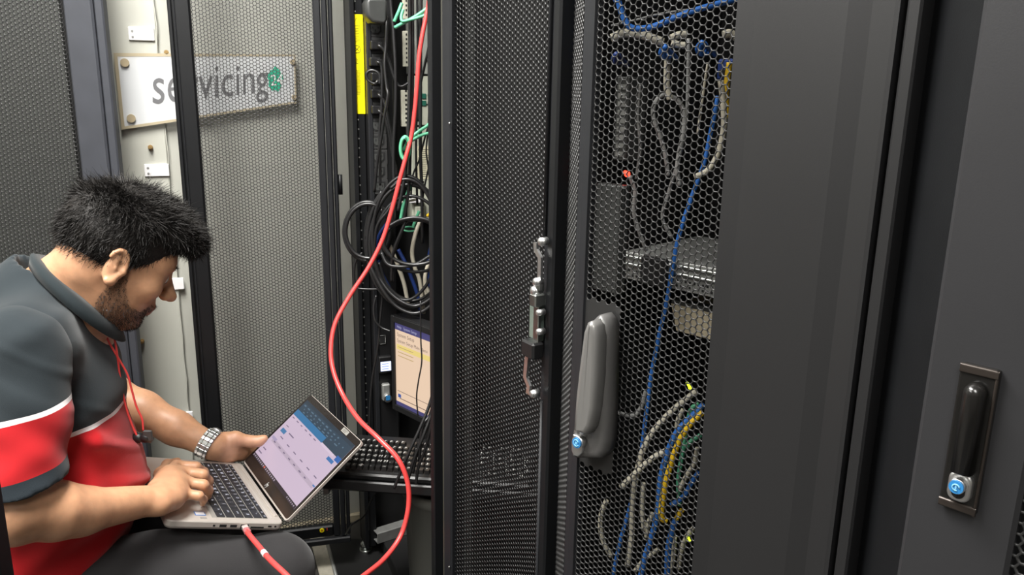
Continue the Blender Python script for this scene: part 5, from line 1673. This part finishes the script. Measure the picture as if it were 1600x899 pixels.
rad = np.stack([q[:, 0] + .050, q[:, 1] * .8 + .004, -.4 * (q[:, 0] - .03).clip(0)], 1)
rad /= np.linalg.norm(rad, axis=1)[:, None] + 1e-6
flow_top = rad + .50 * cl
flow_side = np.stack([-.35 + .0 * q[:, 0], np.zeros(len(q)), np.full(len(q), -1.0)], 1) + .25 * cl
flw = flow_top * top[:, None] + flow_side * (1 - top[:, None])
dr_ = (flw @ HM.T)
dr_ = dr_ / (np.linalg.norm(dr_, axis=1)[:, None]) + HN[pick] * (.20 + .22 * top)[:, None] + nrg.normal(size=dr_.shape) * (.13 + .08 * top)[:, None]
dr_ /= np.linalg.norm(dr_, axis=1)[:, None]
ln = (.011 + .008 * top * (1 - .45 * smst(q[:, 0], .05, .10))) * nrg.uniform(.6, 1.3, len(q))
strands('hair_strands', rt, dr_, ln, .00075, M_HAIR, ho, 3, .35)
# beard, moustache, sideburns and brows
bi = np.where(beard > .25)[0]
bi = nrg.choice(bi, 7500)
d0 = (np.stack([np.full(len(bi), .15), np.zeros(len(bi)), np.full(len(bi), -1.0)], 1) @ HM.T) * .8 + BN[bi] * .55 + nrg.normal(size=(len(bi), 3)) * .3
d0 /= np.linalg.norm(d0, axis=1)[:, None]
strands('beard', BV[bi] - BN[bi] * .001, d0, nrg.uniform(.0025, .006, len(bi)), .00042, M_BEARD, man, 2, .2)
br = []
for s in (-1, 1):
    for k in range(160):
        br.append((.0965 - .018 * (k / 160) ** 2, s * (.012 + .036 * k / 160), .019 + .006 * math.sin(k / 160 * 2.6) + rnd.uniform(-.003, .003)))
bw = np.array([hd(*p_) for p_ in br])
db = (np.stack([np.full(len(bw), .2), np.sign(hloc(bw)[:, 1]) * 1.0, np.full(len(bw), .1)], 1) @ HM.T) + nrg.normal(size=(len(bw), 3)) * .2
db /= np.linalg.norm(db, axis=1)[:, None]
strands('eyebrows', bw, db, nrg.uniform(.006, .010, len(bw)), .0008, M_HAIR, man, 2, .2)

# ------------------------------------------------------------------ polo shirt
def cloth(name, base, stripes, wave=.0):
    """cloth whose dyed bands follow the height on the garment"""
    m = mat(name, base, .85, spec=.2)
    nt = m.node_tree; b = nt.nodes['Principled BSDF']
    tc = [n for n in nt.nodes if n.type == 'TEX_COORD'][0]
    sx_ = nt.nodes.new('ShaderNodeSeparateXYZ'); nt.links.new(tc.outputs['Object'], sx_.inputs[0])
    src = sx_.outputs['Z']
    if wave:
        ad = nt.nodes.new('ShaderNodeMath'); ad.operation = 'MULTIPLY_ADD'
        nt.links.new(sx_.outputs['X'], ad.inputs[0]); ad.inputs[1].default_value = wave; nt.links.new(src, ad.inputs[2]); src = ad.outputs[0]
    cur = None
    for (zt, c_) in stripes:     # above zt use colour c_
        gt = nt.nodes.new('ShaderNodeMath'); gt.operation = 'GREATER_THAN'; nt.links.new(src, gt.inputs[0]); gt.inputs[1].default_value = zt
        mx_ = nt.nodes.new('ShaderNodeMix'); mx_.data_type = 'RGBA'
        nt.links.new(gt.outputs[0], mx_.inputs[0])
        if cur is None: mx_.inputs[6].default_value = base
        else: nt.links.new(cur, mx_.inputs[6])
        mx_.inputs[7].default_value = c_; cur = mx_.outputs[2]
    if cur is not None: nt.links.new(cur, b.inputs['Base Color'])
    n_ = nt.nodes.new('ShaderNodeTexNoise'); n_.inputs['Scale'].default_value = 900; nt.links.new(tc.outputs['Object'], n_.inputs['Vector'])
    b1 = nt.nodes.new('ShaderNodeBump'); b1.inputs['Strength'].default_value = .25; b1.inputs['Distance'].default_value = .001; nt.links.new(n_.outputs[0], b1.inputs['Height'])
    nt.links.new(b1.outputs[0], b.inputs['Normal'])
    b.inputs['Sheen Weight'].default_value = .15
    return m
CH = C(35, 42, 46); RD = C(176, 25, 31); WH = C(232, 226, 226)
def folds(V):
    fm = np.clip((.80 - V[:, 2]) / .25, .25, 1.2)
    w_ = np.sin(V[:, 2] * 62 + V[:, 0] * 55 + 4 * np.sin(V[:, 1] * 13 + V[:, 2] * 11))
    return fm * .0075 * np.clip(w_, -.2, 1) ** 2 * np.clip(.3 + np.sin(V[:, 1] * 21 + V[:, 2] * 15 + 1.1), 0, 1) + .0022 * np.sin(V[:, 2] * 75 + V[:, 0] * 40 + 3 * np.sin(V[:, 1] * 22)) * np.clip(np.sin(V[:, 1] * 17 + V[:, 2] * 9), 0, 1) + .0016 * np.sin(V[:, 0] * 60 - V[:, 2] * 38 + 2 * np.sin(V[:, 2] * 30))
BY = math.radians(30)
BM = np.array([[math.cos(BY), -math.sin(BY), 0], [math.sin(BY), math.cos(BY), 0], [0, 0, 1]])
sh = SDF((-1.20, 1.08, .26), (-.60, 1.78, 1.06), .0055)
sh.ell((-.905, 1.355, .45), (.150, .190, .14), BM, .03)
sh.ell((-.875, 1.375, .585), (.172, .192, .17), BM, .05)
sh.ell((-.885, 1.395, .75), (.150, .200, .18), BM, .05)
sh.cone(SR + [-.005, .03, -.005], SL + [.0, -.02, -.005], .068, .068, .06)
sh.cone(NB + [-.036, -.016, -.008], np.array([-.885, 1.395, .80]), .080, .13, .05)
sh.cone(NB + [-.03, -.01, -.03], SR + [0, .02, .01], .06, .064, .04)
sh.cone(NB + [-.03, -.01, -.03], SL + [0, -.02, .01], .06, .064, .04)
# pull folds from the armpit and over the belly
for a_, b_, r_ in ((P(150, 690, 1.29), P(205, 720, 1.40), .010), (P(140, 770, 1.27), P(215, 745, 1.40), .012), (P(130, 800, 1.27), P(200, 790, 1.36), .012), (P(60, 880, 1.24), P(150, 845, 1.30), .012)):
    sh.cone(a_, b_, r_, r_ * .6, .03)
NBv = NB.copy()
sh.cut(lambda g: .058 - np.linalg.norm((g - (NBv + np.array([.0, 0, .05]))) * np.array([1, 1, .6]), axis=-1))
M_SHIRT = cloth('polo_body_cloth', RD, [(.738, WH), (.746, CH)], .06)
shirt, _, _ = nets(sh, 'polo_shirt', M_SHIRT, man, ORG, 2, folds)
def sleeve(S, E, frac, zw, nm, tilt):
    d_ = E - S; Lg = np.linalg.norm(d_); d_ = d_ / Lg
    en = S + d_ * Lg * frac
    g_ = SDF(np.minimum(S, en) - .13, np.maximum(S, en) + .13, .0045)
    g_.cone(S + [0, .0, .0], S * .5 + en * .5, .078, .071, .02)
    g_.cone(S * .5 + en * .5, en + d_ * .04, .071, .066, .02)
    n_ = np.array([.1, 0, -1.0]); n_ /= np.linalg.norm(n_)
    g_.cut(lambda q: (q - en) @ n_)
    zt = zw
    m_ = cloth(nm + '_cloth', C(36, 44, 50), [(en[2] - .1 * (en[0] - ORG[0]) + .026, RD), (zt, WH), (zt + .008, CH)], -.1)
    return nets(g_, nm, m_, shirt, ORG, 2, lambda V: folds(V) * .8)[0]
sleeve(SR + np.array([.0, -.005, -.0]), ER, .83, .796, 'right_sleeve', (.16, 0, 0))
sleeve(SL, EL, .55, .80, 'left_sleeve', (0, 0, 0))
# collar
co = MB(); n = 40
axis_f = np.array([.56, .38, -.66]); axis_f /= np.linalg.norm(axis_f)
lat = np.array([-.51, .86, 0.0])
cc = np.array([-.806, 1.426, .944])
rings = [[], [], [], []]
for k in range(n + 1):
    t_ = math.radians(-168 + 336 * k / n)      # 0 = nape
    dirv = -axis_f * math.cos(t_) + lat * math.sin(t_) * 1.16
    fr_ = (1 - math.cos(t_)) / 2
    top = cc + dirv * (.070 + .012 * fr_) + np.array([0, 0, .022 - .012 * fr_])
    bot = cc + dirv * (.096 + .010 * fr_) + np.array([0, 0, -.012 - .018 * fr_])
    mid = (top + bot) / 2 + dirv * .006 + np.array([0, 0, .006])
    rings[0].append(top - dirv * .006 - [0, 0, .02]); rings[1].append(top); rings[2].append(mid); rings[3].append(bot)
vs = [q - ORG for r in rings for q in r]
fs = [(r * (n + 1) + k, r * (n + 1) + k + 1, (r + 1) * (n + 1) + k + 1, (r + 1) * (n + 1) + k) for r in range(3) for k in range(n)]
co.add(vs, fs, True)
M_COL = cloth('collar_cloth', C(30, 38, 41), [])
co = co.build('collar', M_COL, shirt)
so_ = co.modifiers.new('thickness', 'SOLIDIFY'); so_.thickness = .003

# ------------------------------------------------------------------ trousers and shoes
tr = SDF((-1.20, 1.05, .0), (-.28, 1.98, .64), .007)
HRp, HLp, KR, KL = np.array([-.875, 1.27, .425]), np.array([-.955, 1.44, .425]), np.array([-.462, 1.425, .368]), np.array([-.62, 1.745, .352])
FRt, FLt = np.array([-.50, 1.40, .09]), np.array([-.66, 1.72, .09])
tr.ell((-.91, 1.355, .44), (.135, .17, .11), BM, .03)
tr.chain([HRp, HRp * .5 + KR * .5, KR], [.092, .083, .068], .03)
tr.chain([HLp, HLp * .5 + KL * .5, KL], [.090, .081, .068], .03)
tr.chain([KR, KR * .5 + FRt * .5, FRt], [.066, .062, .060], .03)
tr.chain([KL, KL * .5 + FLt * .5, FLt], [.066, .062, .060], .03)
M_TROU = cloth('charcoal_trouser_cloth', C(47, 46, 47), [])
def tfold(V): return .0018 * np.sin(V[:, 0] * 55 + V[:, 2] * 40 + 2 * np.sin(V[:, 1] * 25))
nets(tr, 'trousers', M_TROU, man, ORG, 2, tfold)
M_SHOE = mat('black_shoe_leather', C(28, 27, 26), .4)
for F in (FRt, FLt):
    s_ = SDF(F - [.12, .10, .10], F + [.24, .24, .06], .007)
    fd = np.array([.85, .52, 0])
    s_.cone(F + [-.0, 0, -.045], F + fd * .15 + [0, 0, -.058], .042, .030, .02)
    s_.cone(F + [-.0, 0, -.02], F + fd * .02 + [0, 0, -.05], .045, .04, .02)
    s_.cut(lambda g: .002 - g[..., 2])
    nets(s_, 'shoe', M_SHOE, man, ORG, 1)

# ------------------------------------------------------------------ stool he sits on
t = thing('stool', 'low round black stool under the seated man', 'stool', loc=(-.91, 1.355, 0))
MB().cyl((0, 0, .255), (0, 0, .29), .17, n=32).build('seat', M_RUB, t)
MB().cyl((0, 0, .05), (0, 0, .255), .025, n=16).build('column', M_STEEL, t)
for k in range(5):
    a_ = 2 * math.pi * k / 5 + .3
    MB().tube([(0, 0, .075), (.20 * math.cos(a_), .20 * math.sin(a_), .05), (.22 * math.cos(a_), .22 * math.sin(a_), .012)], .012, 8, 4).build('leg', M_PLAST, t)

# ------------------------------------------------------------------ wristwatch
ax = WL - EL; ax /= np.linalg.norm(ax)
a1_ = np.cross(ax, [0, 0, 1.0]); a1_ /= np.linalg.norm(a1_); a2_ = np.cross(a1_, ax)
wc = WL - ax * .008
wt = thing('wristwatch', 'steel wristwatch with link bracelet on the left wrist', 'watch', loc=tuple(wc))
for k in range(22):
    t_ = 2 * math.pi * k / 22
    nrm = a1_ * math.cos(t_) + a2_ * math.sin(t_); tg_ = np.cross(ax, nrm)
    Mx = np.stack([ax, tg_, nrm], 1)
    lk = MB().box(nrm * .0335, (.0125, .0092, .003), Mx, .0012)
    for s in (-1, 1): lk.box(nrm * .0330 + ax * s * .0102, (.0072, .0092, .003), Mx, .0012)
    lk.build('bracelet_link', M_CHROME if k % 2 else M_STEEL, wt)
nrm = -a1_ * .2 + a2_; nrm = (P(338, 690, 1.7) * 0 + a1_ * -.55 + a2_ * .2); nrm /= np.linalg.norm(nrm)
MB().cyl(nrm * .031, nrm * .039, .018, .0165, 24).build('watch_case', M_CHROME, wt)
MB().cyl(nrm * .039, nrm * .0395, .0145, n=24).build('dial', M_DARK, wt)

# ------------------------------------------------------------------ earphones hanging from the collar
t = thing('earphones', 'red corded earphones hanging from the shirt collar', 'earphones', loc=tuple(P(222, 688, 1.41)))
eo = P(222, 688, 1.41)
for pts in ([(172, 512, 1.405), (179, 530, 1.405), (184, 560, 1.405), (189, 600, 1.405), (198, 640, 1.405), (208, 668, 1.405), (214, 681, 1.405)],
            [(166, 525, 1.405), (172, 538, 1.405), (185, 560, 1.405), (199, 585, 1.405), (206, 610, 1.405), (213, 635, 1.405), (222, 655, 1.405), (224, 673, 1.405)]):
    MB().tube([P(*q) - eo for q in pts], .0020, 6, 8).build('cord', M_RED, t)
for (px, py, dx_) in ((216, 684, -.006), (228, 684, .006)):
    c_ = P(px, py, 1.41) - eo
    e_ = MB().sphere(c_, .0115, 12, 8, (1.1, .9, .9)).build('earbud', M_PLAST, t)
    MB().cyl(c_, c_ + np.array([dx_ * 2.0, 0, -.006]), .008, .006, 12).build('ear_tip', M_PLASTG, e_)
MB().box(P(231, 681, 1.405) - eo, (.018, .005, .022), None, .002).build('inline_clip', M_PLASTG, t)
t = thing('collar_cord', 'loop of thin white cord at the open shirt collar', 'cord', loc=tuple(P(165, 550, 1.415)))
lo_ = P(165, 550, 1.415)
for dx_ in (0, 3, 6):
    MB().tube([P(160 + dx_, 534, 1.42) - lo_, P(161 + dx_ * .9, 548, 1.415) - lo_, P(165 + dx_ * .6, 563, 1.415) - lo_, P(168 + dx_ * .3, 552, 1.42) - lo_, P(167 + dx_ * .2, 536, 1.425) - lo_], .0012, 6, 6).build('strand', M_WHITE, t)
